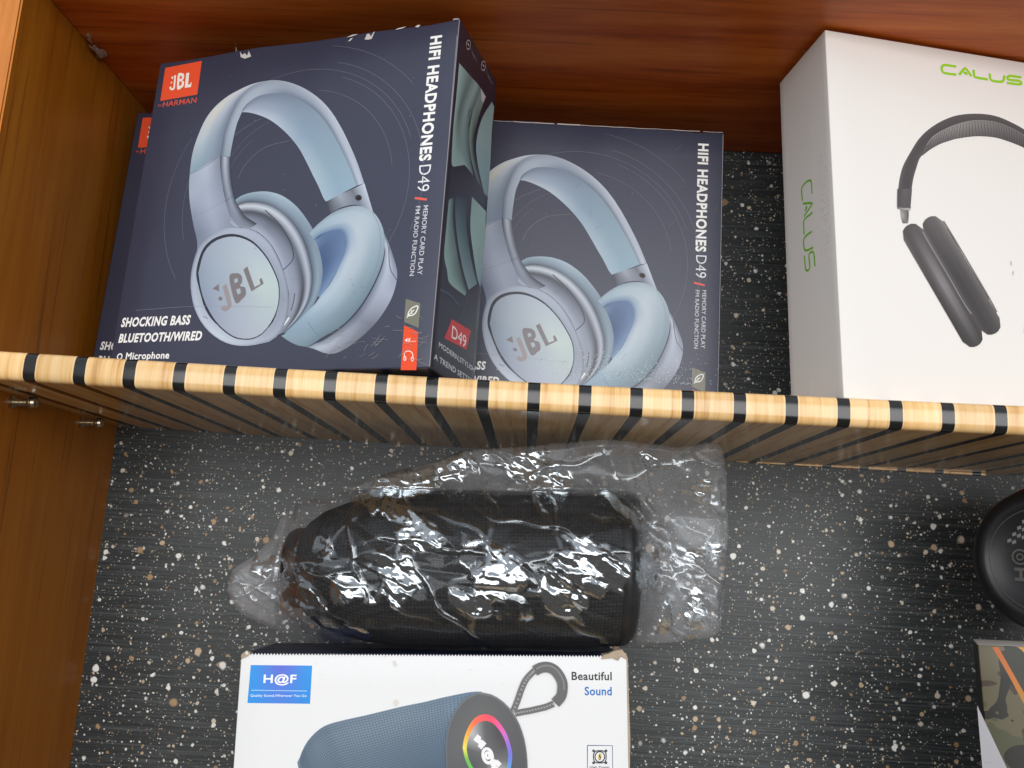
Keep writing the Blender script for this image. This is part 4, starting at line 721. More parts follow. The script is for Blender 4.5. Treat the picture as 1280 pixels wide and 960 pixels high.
('S',[(42.76,125.38),(43.68,132.48),(45.64,137.72),(49.18,142.99),(54.58,148.07),(60.11,151.1),(69.83,153.74),(81.9,156.48),(94,159.45),(106.15,162.43),(118.36,164.88),(130.59,167.79),(146.6,171.04)],0.22,(70,90,110),0),
('S',[(43.24,123.92),(44.19,131.04),(46.15,136.27),(49.71,141.52),(55.12,146.58),(60.66,149.62),(70.33,152.25),(82.31,155),(94.32,157.98),(106.37,160.97),(118.49,163.42),(130.63,166.31),(146.51,169.57)],0.22,(70,90,110),0),
('S',[(43.72,122.47),(44.69,129.6),(46.66,134.81),(50.24,140.05),(55.66,145.1),(61.21,148.14),(70.83,150.76),(82.72,153.53),(94.64,156.51),(106.6,159.51),(118.62,161.96),(130.67,164.84),(146.43,168.1)],0.22,(70,90,110),0),
('S',[(44.2,121.02),(45.19,128.16),(47.17,133.35),(50.77,138.57),(56.2,143.62),(61.75,146.67),(71.33,149.28),(83.12,152.05),(94.95,155.05),(106.82,158.05),(118.75,160.5),(130.7,163.37),(146.35,166.63)],0.22,(70,90,110),0),
('S',[(44.69,119.57),(45.7,126.72),(47.67,131.9),(51.3,137.1),(56.74,142.13),(62.3,145.19),(71.83,147.79),(83.53,150.58),(95.27,153.58),(107.04,156.6),(118.88,159.04),(130.74,161.89),(146.27,165.16)],0.22,(70,90,110),0),
('S',[(45.17,118.12),(46.2,125.28),(48.18,130.45),(51.83,135.64),(57.28,140.65),(62.84,143.72),(72.33,146.31),(83.94,149.11),(95.58,152.12),(107.26,155.14),(119.01,157.58),(130.78,160.42),(146.19,163.69)],0.22,(70,90,110),0),
('S',[(45.65,116.67),(46.7,123.85),(48.69,129),(52.36,134.17),(57.81,139.18),(63.39,142.25),(72.83,144.83),(84.34,147.64),(95.89,150.66),(107.48,153.69),(119.14,156.12),(130.81,158.95),(146.11,162.22)],0.22,(70,90,110),0),
('S',[(46.13,115.22),(47.2,122.41),(49.19,127.55),(52.88,132.7),(58.35,137.7),(63.93,140.78),(73.33,143.35),(84.75,146.18),(96.21,149.2),(107.71,152.24),(119.26,154.67),(130.85,157.49),(146.03,160.76)],0.22,(70,90,110),0),
('S',[(46.61,113.78),(47.7,120.98),(49.7,126.1),(53.41,131.24),(58.88,136.22),(64.48,139.31),(73.82,141.88),(85.16,144.71),(96.52,147.75),(107.93,150.79),(119.39,153.21),(130.89,156.02),(145.95,159.3)],0.22,(70,90,110),0),
('S',[(47.09,112.34),(48.2,119.55),(50.2,124.65),(53.94,129.78),(59.42,134.75),(65.02,137.84),(74.32,140.4),(85.56,143.25),(96.83,146.29),(108.15,149.34),(119.52,151.76),(130.92,154.56),(145.87,157.84)],0.22,(70,90,110),0),
('S',[(47.57,110.89),(48.7,118.12),(50.71,123.21),(54.46,128.32),(59.95,133.28),(65.56,136.37),(74.81,138.93),(85.96,141.79),(97.15,144.84),(108.37,147.9),(119.65,150.31),(130.96,153.09),(145.79,156.38)],0.22,(70,90,110),0),
('S',[(48.04,109.45),(49.2,116.69),(51.21,121.76),(54.99,126.86),(60.49,131.81),(66.11,134.91),(75.31,137.46),(86.37,140.33),(97.46,143.38),(108.59,146.45),(119.78,148.86),(130.99,151.63),(145.71,154.92)],0.22,(70,90,110),0),
('S',[(48.52,108.02),(49.7,115.27),(51.71,120.32),(55.51,125.4),(61.02,130.34),(66.65,133.45),(75.81,135.98),(86.77,138.87),(97.77,141.93),(108.81,145.01),(119.91,147.42),(131.03,150.17),(145.63,153.46)],0.22,(70,90,110),0),
('S',[(49,106.58),(50.2,113.84),(52.22,118.88),(56.03,123.95),(61.55,128.87),(67.19,131.98),(76.3,134.52),(87.18,137.41),(98.08,140.48),(109.03,143.57),(120.04,145.97),(131.07,148.72),(145.55,152.01)],0.22,(70,90,110),0),
('S',[(49.47,105.14),(50.69,112.42),(52.72,117.44),(56.56,122.49),(62.09,127.4),(67.73,130.52),(76.79,133.05),(87.58,135.96),(98.39,139.04),(109.25,142.13),(120.16,144.53),(131.1,147.26),(145.46,150.55)],0.22,(70,90,110),0),
('S',[(49.95,103.71),(51.19,111),(53.22,116.01),(57.08,121.04),(62.62,125.94),(68.27,129.07),(77.29,131.58),(87.98,134.5),(98.71,137.59),(109.47,140.69),(120.29,143.08),(131.14,145.8),(145.38,149.1)],0.22,(70,90,110),0),
('S',[(50.43,102.28),(51.69,109.58),(53.72,114.57),(57.6,119.59),(63.15,124.48),(68.81,127.61),(77.78,130.12),(88.38,133.05),(99.02,136.14),(109.69,139.25),(120.42,141.64),(131.18,144.35),(145.3,147.65)],0.22,(70,90,110),0),
('S',[(50.9,100.85),(52.18,108.16),(54.22,113.14),(58.12,118.14),(63.68,123.01),(69.35,126.15),(78.27,128.65),(88.78,131.6),(99.33,134.7),(109.91,137.81),(120.55,140.2),(131.21,142.9),(145.22,146.2)],0.22,(70,90,110),0),
('S',[(51.38,99.42),(52.68,106.74),(54.72,111.7),(58.64,116.69),(64.21,121.55),(69.88,124.7),(78.76,127.19),(89.19,130.15),(99.64,133.26),(110.13,136.38),(120.67,138.77),(131.25,141.45),(145.15,144.76)],0.22,(70,90,110),0),
('S',[(51.85,97.99),(53.17,105.32),(55.22,110.27),(59.16,115.24),(64.74,120.09),(70.42,123.25),(79.26,125.73),(89.59,128.7),(99.95,131.82),(110.34,134.95),(120.8,137.33),(131.28,140),(145.07,143.31)],0.22,(70,90,110),0),
('S',[(52.33,96.56),(53.67,103.91),(55.72,108.84),(59.68,113.8),(65.27,118.64),(70.96,121.8),(79.75,124.27),(89.99,127.25),(100.26,130.38),(110.56,133.52),(120.93,135.89),(131.32,138.56),(144.99,141.87)],0.22,(70,90,110),0),
('S',[(52.8,95.14),(54.16,102.49),(56.22,107.41),(60.2,112.35),(65.8,117.18),(71.5,120.35),(80.24,122.82),(90.39,125.81),(100.57,128.94),(110.78,132.09),(121.06,134.46),(131.36,137.11),(144.91,140.43)],0.22,(70,90,110),0),
('S',[(53.27,93.71),(54.66,101.08),(56.72,105.99),(60.72,110.91),(66.33,115.73),(72.03,118.9),(80.73,121.36),(90.79,124.36),(100.87,127.51),(111,130.66),(121.18,133.03),(131.39,135.67),(144.83,138.99)],0.22,(70,90,110),0),
('S',[(53.74,92.29),(55.15,99.67),(57.22,104.56),(61.24,109.47),(66.85,114.28),(72.57,117.45),(81.22,119.91),(91.18,122.92),(101.18,126.07),(111.22,129.23),(121.31,131.6),(131.43,134.22),(144.75,137.55)],0.22,(70,90,110),0),
('S',[(54.22,90.87),(55.64,98.26),(57.71,103.14),(61.76,108.03),(67.38,112.82),(73.1,116.01),(81.7,118.46),(91.58,121.48),(101.49,124.64),(111.43,127.81),(121.44,130.17),(131.46,132.78),(144.67,136.11)],0.22,(70,90,110),0),
('S',[(54.69,89.45),(56.13,96.86),(58.21,101.71),(62.28,106.59),(67.91,111.37),(73.64,114.56),(82.19,117),(91.98,120.04),(101.8,123.21),(111.65,126.38),(121.56,128.74),(131.5,131.34),(144.59,134.67)],0.22,(70,90,110),0),
('S',[(55.16,88.03),(56.62,95.45),(58.71,100.29),(62.79,105.15),(68.43,109.93),(74.17,113.12),(82.68,115.56),(92.38,118.61),(102.11,121.78),(111.87,124.96),(121.69,127.32),(131.53,129.91),(144.51,133.24)],0.22,(70,90,110),0),
('S',[(55.63,86.62),(57.11,94.04),(59.2,98.87),(63.31,103.72),(68.96,108.48),(74.7,111.68),(83.17,114.11),(92.78,117.17),(102.41,120.35),(112.09,123.54),(121.82,125.89),(131.57,128.47),(144.43,131.81)],0.22,(70,90,110),0),
('S',[(56.1,85.2),(57.61,92.64),(59.7,97.45),(63.82,102.28),(69.48,107.04),(75.24,110.24),(83.65,112.66),(93.17,115.73),(102.72,118.92),(112.3,122.12),(121.94,124.47),(131.61,127.04),(144.35,130.37)],0.22,(70,90,110),0),
('S',[(56.57,83.79),(58.1,91.24),(60.19,96.04),(64.34,100.85),(70.01,105.59),(75.77,108.8),(84.14,111.22),(93.57,114.3),(103.03,117.5),(112.52,120.7),(122.07,123.05),(131.64,125.6),(144.27,128.94)],0.22,(70,90,110),0),
('S',[(57.04,82.38),(58.58,89.84),(60.69,94.62),(64.85,99.42),(70.53,104.15),(76.3,107.37),(84.63,109.77),(93.97,112.87),(103.33,116.07),(112.73,119.29),(122.19,121.63),(131.68,124.17),(144.19,127.52)],0.22,(70,90,110),0),
('S',[(57.5,80.97),(59.07,88.44),(61.18,93.21),(65.37,97.99),(71.05,102.71),(76.83,105.93),(85.11,108.33),(94.36,111.44),(103.64,114.65),(112.95,117.87),(122.32,120.21),(131.71,122.74),(144.12,126.09)],0.22,(70,90,110),0),
('S',[(57.97,79.56),(59.56,87.04),(61.67,91.79),(65.88,96.57),(71.57,101.27),(77.36,104.5),(85.6,106.89),(94.76,110.01),(103.94,113.23),(113.17,116.46),(122.45,118.79),(131.75,121.31),(144.04,124.66)],0.22,(70,90,110),0),
('S',[(58.44,78.15),(60.05,85.65),(62.17,90.38),(66.39,95.14),(72.1,99.83),(77.89,103.07),(86.08,105.45),(95.15,108.58),(104.25,111.81),(113.38,115.05),(122.57,117.38),(131.78,119.89),(143.96,123.24)],0.22,(70,90,110),0),
('S',[(58.91,76.74),(60.54,84.25),(62.66,88.97),(66.91,93.71),(72.62,98.4),(78.42,101.64),(86.56,104.01),(95.55,107.16),(104.56,110.39),(113.6,113.64),(122.7,115.97),(131.82,118.46),(143.88,121.82)],0.22,(70,90,110),0),
('S',[(59.37,75.34),(61.02,82.86),(63.15,87.57),(67.42,92.29),(73.14,96.96),(78.95,100.21),(87.05,102.58),(95.94,105.73),(104.86,108.97),(113.81,112.23),(122.82,114.55),(131.85,117.04),(143.8,120.4)],0.22,(70,90,110),0),
('S',[(59.84,73.94),(61.51,81.47),(63.64,86.16),(67.93,90.87),(73.66,95.53),(79.48,98.78),(87.53,101.14),(96.33,104.31),(105.16,107.56),(114.03,110.82),(122.95,113.14),(131.89,115.62),(143.72,118.98)],0.22,(70,90,110),0),
('S',[(60.31,72.53),(62,80.07),(64.13,84.75),(68.44,89.45),(74.18,94.1),(80,97.36),(88.01,99.71),(96.73,102.89),(105.47,106.15),(114.24,109.41),(123.07,111.73),(131.92,114.2),(143.64,117.56)],0.22,(70,90,110),0),
('S',[(60.77,71.13),(62.48,78.69),(64.62,83.35),(68.95,88.03),(74.7,92.67),(80.53,95.93),(88.49,98.28),(97.12,101.47),(105.77,104.73),(114.46,108.01),(123.2,110.33),(131.96,112.78),(143.57,116.15)],0.22,(70,90,110),0),
('S',[(61.23,69.73),(62.97,77.3),(65.11,81.95),(69.46,86.61),(75.22,91.24),(81.06,94.51),(88.98,96.85),(97.51,100.05),(106.08,103.32),(114.67,106.61),(123.32,108.92),(131.99,111.36),(143.49,114.73)],0.22,(70,90,110),0),
('S',[(61.7,68.34),(63.45,75.91),(65.6,80.55),(69.97,85.2),(75.73,89.81),(81.58,93.09),(89.46,95.42),(97.9,98.63),(106.38,101.91),(114.88,105.2),(123.45,107.51),(132.03,109.94),(143.41,113.32)],0.22,(70,90,110),0),
('S',[(62.16,66.94),(63.94,74.53),(66.09,79.15),(70.48,83.78),(76.25,88.38),(82.11,91.67),(89.94,93.99),(98.3,97.22),(106.68,100.51),(115.1,103.8),(123.57,106.11),(132.06,108.53),(143.33,111.91)],0.22,(70,90,110),0),
('S',[(62.63,65.55),(64.42,73.14),(66.58,77.75),(70.99,82.37),(76.77,86.96),(82.63,90.25),(90.42,92.57),(98.69,95.8),(106.98,99.1),(115.31,102.4),(123.69,104.71),(132.1,107.11),(143.26,110.5)],0.22,(70,90,110),0),
('S',[(63.09,64.15),(64.9,71.76),(67.06,76.35),(71.49,80.96),(77.29,85.54),(83.16,88.83),(90.9,91.14),(99.08,94.39),(107.29,97.69),(115.52,101.01),(123.82,103.31),(132.13,105.7),(143.18,109.09)],0.22,(70,90,110),0),
('S',[(63.55,62.76),(65.39,70.38),(67.55,74.96),(72,79.55),(77.8,84.12),(83.68,87.42),(91.37,89.72),(99.47,92.98),(107.59,96.29),(115.74,99.61),(123.94,101.91),(132.17,104.29),(143.1,107.68)],0.22,(70,90,110),0),
('S',[(64.01,61.37),(65.87,69),(68.04,73.56),(72.51,78.14),(78.32,82.7),(84.21,86),(91.85,88.3),(99.86,91.57),(107.89,94.89),(115.95,98.22),(124.07,100.51),(132.2,102.88),(143.02,106.28)],0.22,(70,90,110),0),
('S',[(64.47,59.98),(66.35,67.62),(68.52,72.17),(73.01,76.73),(78.83,81.28),(84.73,84.59),(92.33,86.88),(100.25,90.16),(108.19,93.49),(116.16,96.82),(124.19,99.12),(132.24,101.48),(142.94,104.87)],0.22,(70,90,110),0),
('S',[(64.93,58.59),(66.83,66.25),(69.01,70.78),(73.52,75.32),(79.35,79.86),(85.25,83.18),(92.81,85.46),(100.64,88.76),(108.49,92.09),(116.37,95.43),(124.31,97.72),(132.27,100.07),(142.87,103.47)],0.22,(70,90,110),0),
('S',[(41.24,135.92),(44.86,127.55),(48.45,119.23),(52.03,110.96),(55.58,102.74),(59.11,94.56),(62.62,86.43),(66.11,78.35),(69.58,70.32),(73.03,62.33)],0.18,(72,94,114),0),
('S',[(41.37,136.98),(45.01,128.63),(48.62,120.32),(52.21,112.06),(55.78,103.84),(59.33,95.68),(62.86,87.56),(66.37,79.49),(69.86,71.46),(73.32,63.48)],0.18,(72,94,114),0),
('S',[(41.5,138.05),(45.15,129.7),(48.78,121.4),(52.39,113.15),(55.98,104.95),(59.55,96.8),(63.1,88.69),(66.62,80.63),(70.13,72.61),(73.62,64.64)],0.18,(72,94,114),0),
('S',[(41.77,138.88),(45.43,130.52),(49.07,122.21),(52.68,113.95),(56.28,105.74),(59.85,97.57),(63.4,89.46),(66.94,81.38),(70.45,73.36),(73.94,65.38)],0.18,(72,94,114),0),
('S',[(42.06,139.68),(45.73,131.31),(49.37,122.98),(52.99,114.71),(56.59,106.48),(60.16,98.31),(63.72,90.17),(67.26,82.09),(70.78,74.05),(74.27,66.06)],0.18,(72,94,114),0),
('S',[(42.35,140.48),(46.02,132.09),(49.67,123.76),(53.29,115.47),(56.9,107.23),(60.48,99.04),(64.04,90.89),(67.58,82.8),(71.1,74.75),(74.6,66.74)],0.18,(72,94,114),0),
('S',[(42.65,141.28),(46.32,132.88),(49.97,124.53),(53.6,116.23),(57.21,107.97),(60.79,99.77),(64.36,91.61),(67.9,83.5),(71.43,75.44),(74.93,67.42)],0.18,(72,94,114),0),
('S',[(42.94,142.08),(46.62,133.66),(50.27,125.3),(53.9,116.98),(57.52,108.72),(61.11,100.5),(64.68,92.33),(68.23,84.21),(71.76,76.13),(75.27,68.1)],0.18,(72,94,114),0),
('S',[(43.23,142.88),(46.91,134.45),(50.57,126.07),(54.21,117.74),(57.83,109.47),(61.42,101.23),(65,93.05),(68.55,84.92),(72.08,76.83),(75.6,68.78)],0.18,(72,94,114),0),
('S',[(43.58,143.68),(47.27,135.24),(50.93,126.85),(54.58,118.5),(58.2,110.21),(61.81,101.97),(65.39,93.77),(68.95,85.62),(72.49,77.52),(76.01,69.47)],0.18,(72,94,114),0),
('S',[(44.1,144.48),(47.81,136.02),(51.49,127.62),(55.16,119.26),(58.8,110.96),(62.42,102.7),(66.02,94.49),(69.6,86.33),(73.16,78.22),(76.7,70.15)],0.18,(72,94,114),0),
('S',[(44.62,145.28),(48.34,136.81),(52.05,128.39),(55.73,120.03),(59.39,111.71),(63.03,103.44),(66.65,95.21),(70.25,87.04),(73.82,78.91),(77.38,70.83)],0.18,(72,94,114),0),
('S',[(45.14,146.08),(48.88,137.6),(52.61,129.17),(56.31,120.79),(59.99,112.45),(63.65,104.17),(67.28,95.93),(70.9,87.75),(74.49,79.61),(78.06,71.51)],0.18,(72,94,114),0),
('S',[(45.66,146.89),(49.42,138.39),(53.17,129.95),(56.89,121.55),(60.58,113.2),(64.26,104.91),(67.91,96.66),(71.55,88.46),(75.16,80.3),(78.75,72.2)],0.18,(72,94,114),0),
('S',[(46.18,147.69),(49.96,139.18),(53.72,130.72),(57.46,122.31),(61.18,113.95),(64.87,105.64),(68.55,97.38),(72.2,89.16),(75.83,81),(79.44,72.88)],0.18,(72,94,114),0),
('S',[(46.7,148.5),(50.5,139.97),(54.28,131.5),(58.04,123.07),(61.77,114.7),(65.49,106.38),(69.18,98.1),(72.85,89.87),(76.49,81.69),(80.12,73.56)],0.18,(72,94,114),0),
('S',[(47.4,149.28),(51.21,140.74),(55,132.26),(58.77,123.82),(62.52,115.44),(66.24,107.1),(69.94,98.82),(73.62,90.58),(77.28,82.39),(80.92,74.24)],0.18,(72,94,114),0),
('S',[(48.2,150.05),(52.02,141.5),(55.82,133.01),(59.6,124.56),(63.36,116.17),(67.09,107.82),(70.8,99.53),(74.49,91.28),(78.16,83.08),(81.8,74.93)],0.18,(72,94,114),0),
('S',[(49.01,150.82),(52.84,142.27),(56.65,133.76),(60.43,125.3),(64.2,116.9),(67.94,108.54),(71.66,100.24),(75.35,91.98),(79.03,83.77),(82.68,75.61)],0.18,(72,94,114),0),
('S',[(49.82,151.59),(53.66,143.03),(57.47,134.51),(61.27,126.05),(65.04,117.63),(68.79,109.26),(72.51,100.95),(76.22,92.68),(79.9,84.46),(83.57,76.29)],0.18,(72,94,114),0),
('S',[(50.62,152.37),(54.47,143.79),(58.3,135.26),(62.1,126.79),(65.88,118.36),(69.64,109.99),(73.37,101.66),(77.09,93.38),(80.78,85.15),(84.45,76.97)],0.18,(72,94,114),0),
('S',[(51.43,153.14),(55.29,144.55),(59.12,136.02),(62.93,127.53),(66.72,119.09),(70.49,110.71),(74.23,102.37),(77.95,94.08),(81.65,85.84),(85.33,77.65)],0.18,(72,94,114),0),
('S',[(52.24,153.91),(56.11,145.31),(59.95,136.77),(63.77,128.27),(67.56,119.83),(71.34,111.43),(75.09,103.08),(78.82,94.79),(82.53,86.54),(86.21,78.34)],0.18,(72,94,114),0),
('S',[(53.07,154.38),(56.94,145.79),(60.79,137.24),(64.62,128.75),(68.42,120.31),(72.2,111.92),(75.96,103.58),(79.7,95.28),(83.41,87.04),(87.1,78.84)],0.18,(72,94,114),0),
('S',[(53.9,154.83),(57.78,146.24),(61.63,137.71),(65.46,129.22),(69.28,120.79),(73.06,112.4),(76.83,104.06),(80.57,95.77),(84.29,87.54),(88,79.34)],0.18,(72,94,114),0),
('S',[(54.72,155.28),(58.61,146.7),(62.47,138.17),(66.31,129.69),(70.13,121.26),(73.93,112.88),(77.7,104.55),(81.45,96.27),(85.18,88.03),(88.89,79.84)],0.18,(72,94,114),0),
('S',[(55.55,155.74),(59.45,147.16),(63.32,138.63),(67.16,130.16),(70.99,121.73),(74.79,113.36),(78.57,105.03),(82.33,96.76),(86.07,88.53),(89.78,80.34)],0.18,(72,94,114),0),
('S',[(56.38,156.19),(60.28,147.62),(64.16,139.1),(68.01,130.63),(71.85,122.21),(75.66,113.84),(79.44,105.52),(83.21,97.25),(86.95,89.02),(90.67,80.85)],0.18,(72,94,114),0),
('S',[(57.21,156.64),(61.12,148.08),(65,139.56),(68.86,131.1),(72.7,122.69),(76.52,114.32),(80.31,106),(84.09,97.74),(87.84,89.52),(91.57,81.35)],0.18,(72,94,114),0),
('S',[(58.25,157.08),(62.15,148.52),(66.03,140),(69.88,131.54),(73.71,123.13),(77.52,114.77),(81.31,106.45),(85.07,98.19),(88.82,89.97),(92.54,81.8)],0.18,(72,94,114),0),
('S',[(59.74,157.48),(63.6,148.91),(67.44,140.39),(71.25,131.92),(75.04,123.5),(78.81,115.13),(82.56,106.81),(86.28,98.54),(89.99,90.32),(93.67,82.14)],0.18,(72,94,114),0),
('S',[(61.23,157.88),(65.05,149.3),(68.85,140.78),(72.62,132.3),(76.37,123.88),(80.1,115.5),(83.81,107.17),(87.49,98.9),(91.16,90.67),(94.8,82.48)],0.18,(72,94,114),0),
('S',[(62.72,158.28),(66.5,149.7),(70.26,141.17),(73.99,132.68),(77.7,124.25),(81.39,115.87),(85.06,107.54),(88.7,99.25),(92.33,91.01),(95.93,82.83)],0.18,(72,94,114),0),
('S',[(64.22,158.68),(67.95,150.09),(71.67,141.55),(75.36,133.06),(79.03,124.63),(82.68,116.24),(86.31,107.9),(89.92,99.61),(93.5,91.36),(97.07,83.17)],0.18,(72,94,114),0),
('S',[(65.71,159.08),(69.4,150.49),(73.08,141.94),(76.73,133.45),(80.36,125),(83.97,116.6),(87.56,108.26),(91.13,99.96),(94.67,91.71),(98.2,83.51)],0.18,(72,94,114),0),
('S',[(67.2,159.49),(70.86,150.88),(74.49,142.33),(78.1,133.83),(81.69,125.37),(85.26,116.97),(88.81,108.62),(92.34,100.32),(95.85,92.06),(99.33,83.86)],0.18,(72,94,114),0),
('S',[(68.95,159.89),(72.54,151.29),(76.11,142.74),(79.65,134.25),(83.18,125.8),(86.68,117.4),(90.16,109.05),(93.62,100.76),(97.07,92.51),(100.49,84.31)],0.18,(72,94,114),0),
('S',[(70.82,160.3),(74.33,151.71),(77.82,143.17),(81.28,134.68),(84.73,126.25),(88.15,117.86),(91.56,109.52),(94.94,101.23),(98.31,92.99),(101.65,84.8)],0.18,(72,94,114),0),
('S',[(72.7,160.7),(76.12,152.12),(79.53,143.6),(82.92,135.12),(86.28,126.69),(89.63,118.32),(92.96,109.99),(96.26,101.71),(99.55,93.48),(102.82,85.3)],0.18,(72,94,114),0),
('S',[(74.57,161.11),(77.92,152.54),(81.24,144.02),(84.55,135.56),(87.84,127.14),(91.11,118.77),(94.36,110.46),(97.59,102.19),(100.8,93.97),(103.99,85.8)],0.18,(72,94,114),0),
('S',[(76.44,161.51),(79.71,152.95),(82.96,144.45),(86.19,135.99),(89.39,127.59),(92.58,119.23),(95.75,110.93),(98.91,102.67),(102.04,94.46),(105.16,86.3)],0.18,(72,94,114),0),
('S',[(78.32,161.92),(81.5,153.37),(84.67,144.88),(87.82,136.43),(90.95,128.04),(94.06,119.69),(97.15,111.39),(100.23,103.15),(103.29,94.95),(106.33,86.8)],0.18,(72,94,114),0),
('S',[(80.19,162.33),(83.3,153.79),(86.39,145.3),(89.46,136.87),(92.51,128.48),(95.54,120.15),(98.56,111.86),(101.55,103.63),(104.53,95.44),(107.49,87.3)],0.18,(72,94,114),0),
('S',[(82.07,162.77),(85.09,154.24),(88.1,145.76),(91.09,137.33),(94.06,128.95),(97.02,120.62),(99.96,112.35),(102.88,104.11),(105.78,95.93),(108.66,87.8)],0.18,(72,94,114),0),
('S',[(83.94,163.21),(86.89,154.69),(89.82,146.22),(92.73,137.79),(95.62,129.42),(98.5,121.1),(101.36,112.83),(104.2,104.6),(107.03,96.43),(109.83,88.3)],0.18,(72,94,114),0),
('S',[(85.82,163.65),(88.69,155.14),(91.54,146.67),(94.37,138.26),(97.18,129.89),(99.98,121.58),(102.76,113.31),(105.52,105.09),(108.27,96.93),(111.01,88.8)],0.18,(72,94,114),0),
('S',[(87.7,164.1),(90.49,155.59),(93.25,147.13),(96.01,138.72),(98.74,130.36),(101.46,122.05),(104.16,113.79),(106.85,105.58),(109.52,97.42),(112.18,89.31)],0.18,(72,94,114),0),
('S',[(89.58,164.54),(92.28,156.04),(94.97,147.59),(97.64,139.18),(100.3,130.83),(102.94,122.53),(105.57,114.28),(108.18,106.07),(110.77,97.92),(113.35,89.81)],0.18,(72,94,114),0),
('S',[(91.46,164.98),(94.08,156.49),(96.69,148.04),(99.29,139.65),(101.86,131.3),(104.42,123.01),(106.97,114.76),(109.5,106.57),(112.02,98.42),(114.52,90.32)],0.18,(72,94,114),0),
('S',[(93.34,165.43),(95.89,156.94),(98.41,148.5),(100.93,140.11),(103.42,131.77),(105.91,123.49),(108.38,115.25),(110.83,107.06),(113.27,98.91),(115.7,90.82)],0.18,(72,94,114),0),
('S',[(95.22,165.87),(97.69,157.39),(100.14,148.96),(102.57,140.58),(104.99,132.25),(107.39,123.96),(109.78,115.73),(112.16,107.55),(114.52,99.41),(116.87,91.32)],0.18,(72,94,114),0),
('S',[(97.11,166.32),(99.49,157.84),(101.86,149.42),(104.21,141.04),(106.55,132.72),(108.88,124.44),(111.19,116.22),(113.49,108.04),(115.77,99.91),(118.04,91.83)],0.18,(72,94,114),0),
('S',[(98.99,166.76),(101.29,158.29),(103.58,149.87),(105.86,141.51),(108.12,133.19),(110.36,124.92),(112.6,116.7),(114.82,108.53),(117.03,100.41),(119.22,92.33)],0.18,(72,94,114),0),
('S',[(100.88,167.2),(103.1,158.74),(105.31,150.33),(107.5,141.97),(109.68,133.66),(111.85,125.4),(114.01,117.19),(116.15,109.02),(118.28,100.91),(120.4,92.84)],0.18,(72,94,114),0),
('S',[(102.76,167.65),(104.9,159.19),(107.03,150.79),(109.15,142.44),(111.25,134.13),(113.34,125.88),(115.41,117.67),(117.48,109.51),(119.53,101.41),(121.57,93.34)],0.18,(72,94,114),0),
('S',[(104.65,168.09),(106.71,159.65),(108.76,151.25),(110.79,142.9),(112.82,134.6),(114.83,126.36),(116.82,118.16),(118.81,110.01),(120.79,101.9),(122.75,93.85)],0.18,(72,94,114),0),
('S',[(106.54,168.48),(108.52,160.03),(110.49,151.64),(112.44,143.29),(114.39,134.99),(116.32,126.74),(118.24,118.54),(120.15,110.39),(122.04,102.29),(123.93,94.23)],0.18,(72,94,114),0),
('S',[(108.43,168.85),(110.33,160.4),(112.22,152),(114.09,143.65),(115.96,135.35),(117.81,127.1),(119.65,118.89),(121.48,110.74),(123.3,102.63),(125.11,94.58)],0.18,(72,94,114),0),
('S',[(110.33,169.23),(112.15,160.77),(113.95,152.37),(115.75,144.01),(117.53,135.71),(119.31,127.45),(121.07,119.25),(122.82,111.09),(124.56,102.98),(126.3,94.92)],0.18,(72,94,114),0),
('S',[(112.22,169.6),(113.96,161.14),(115.68,152.73),(117.4,144.37),(119.11,136.07),(120.8,127.81),(122.49,119.6),(124.16,111.44),(125.83,103.33),(127.48,95.26)],0.18,(72,94,114),0),
('S',[(114.12,169.97),(115.77,161.51),(117.42,153.1),(119.05,144.73),(120.68,136.42),(122.3,128.16),(123.9,119.95),(125.5,111.79),(127.09,103.68),(128.66,95.61)],0.18,(72,94,114),0),
('S',[(116.01,170.34),(117.59,161.88),(119.15,153.46),(120.71,145.1),(122.25,136.78),(123.79,128.52),(125.32,120.3),(126.84,112.14),(128.35,104.02),(129.85,95.95)],0.18,(72,94,114),0),
('S',[(117.91,170.73),(119.4,162.25),(120.89,153.83),(122.36,145.47),(123.83,137.15),(125.29,128.88),(126.74,120.66),(128.18,112.49),(129.61,104.37),(131.03,96.3)],0.18,(72,94,114),0),
('S',[(119.8,171.17),(121.22,162.69),(122.62,154.26),(124.02,145.88),(125.41,137.55),(126.79,129.27),(128.16,121.04),(129.52,112.86),(130.87,104.73),(132.22,96.65)],0.18,(72,94,114),0),
('S',[(121.7,171.62),(123.03,163.12),(124.36,154.68),(125.67,146.29),(126.98,137.95),(128.28,129.66),(129.57,121.42),(130.86,113.24),(132.14,105.1),(133.41,97)],0.18,(72,94,114),0),
('S',[(123.6,172.06),(124.85,163.56),(126.09,155.1),(127.33,146.7),(128.56,138.35),(129.78,130.05),(130.99,121.81),(132.2,113.61),(133.4,105.46),(134.59,97.36)],0.18,(72,94,114),0),
('S',[(125.5,172.51),(126.67,163.99),(127.83,155.53),(128.99,147.12),(130.14,138.76),(131.28,130.45),(132.41,122.19),(133.54,113.98),(134.66,105.82),(135.78,97.71)],0.18,(72,94,114),0),
('S',[(127.4,172.95),(128.49,164.43),(129.57,155.95),(130.65,147.53),(131.72,139.16),(132.78,130.84),(133.83,122.57),(134.89,114.35),(135.93,106.18),(136.97,98.06)],0.18,(72,94,114),0),
('S',[(129.3,173.4),(130.31,164.86),(131.31,156.38),(132.3,147.94),(133.29,139.56),(134.28,131.23),(135.26,122.95),(136.23,114.72),(137.19,106.54),(138.15,98.41)],0.18,(72,94,114),0),
('S',[(131.48,173.87),(132.4,165.32),(133.31,156.83),(134.21,148.4),(135.11,140.01),(136.01,131.68),(136.9,123.39),(137.78,115.16),(138.66,106.98),(139.53,98.84)],0.18,(72,94,114),0),
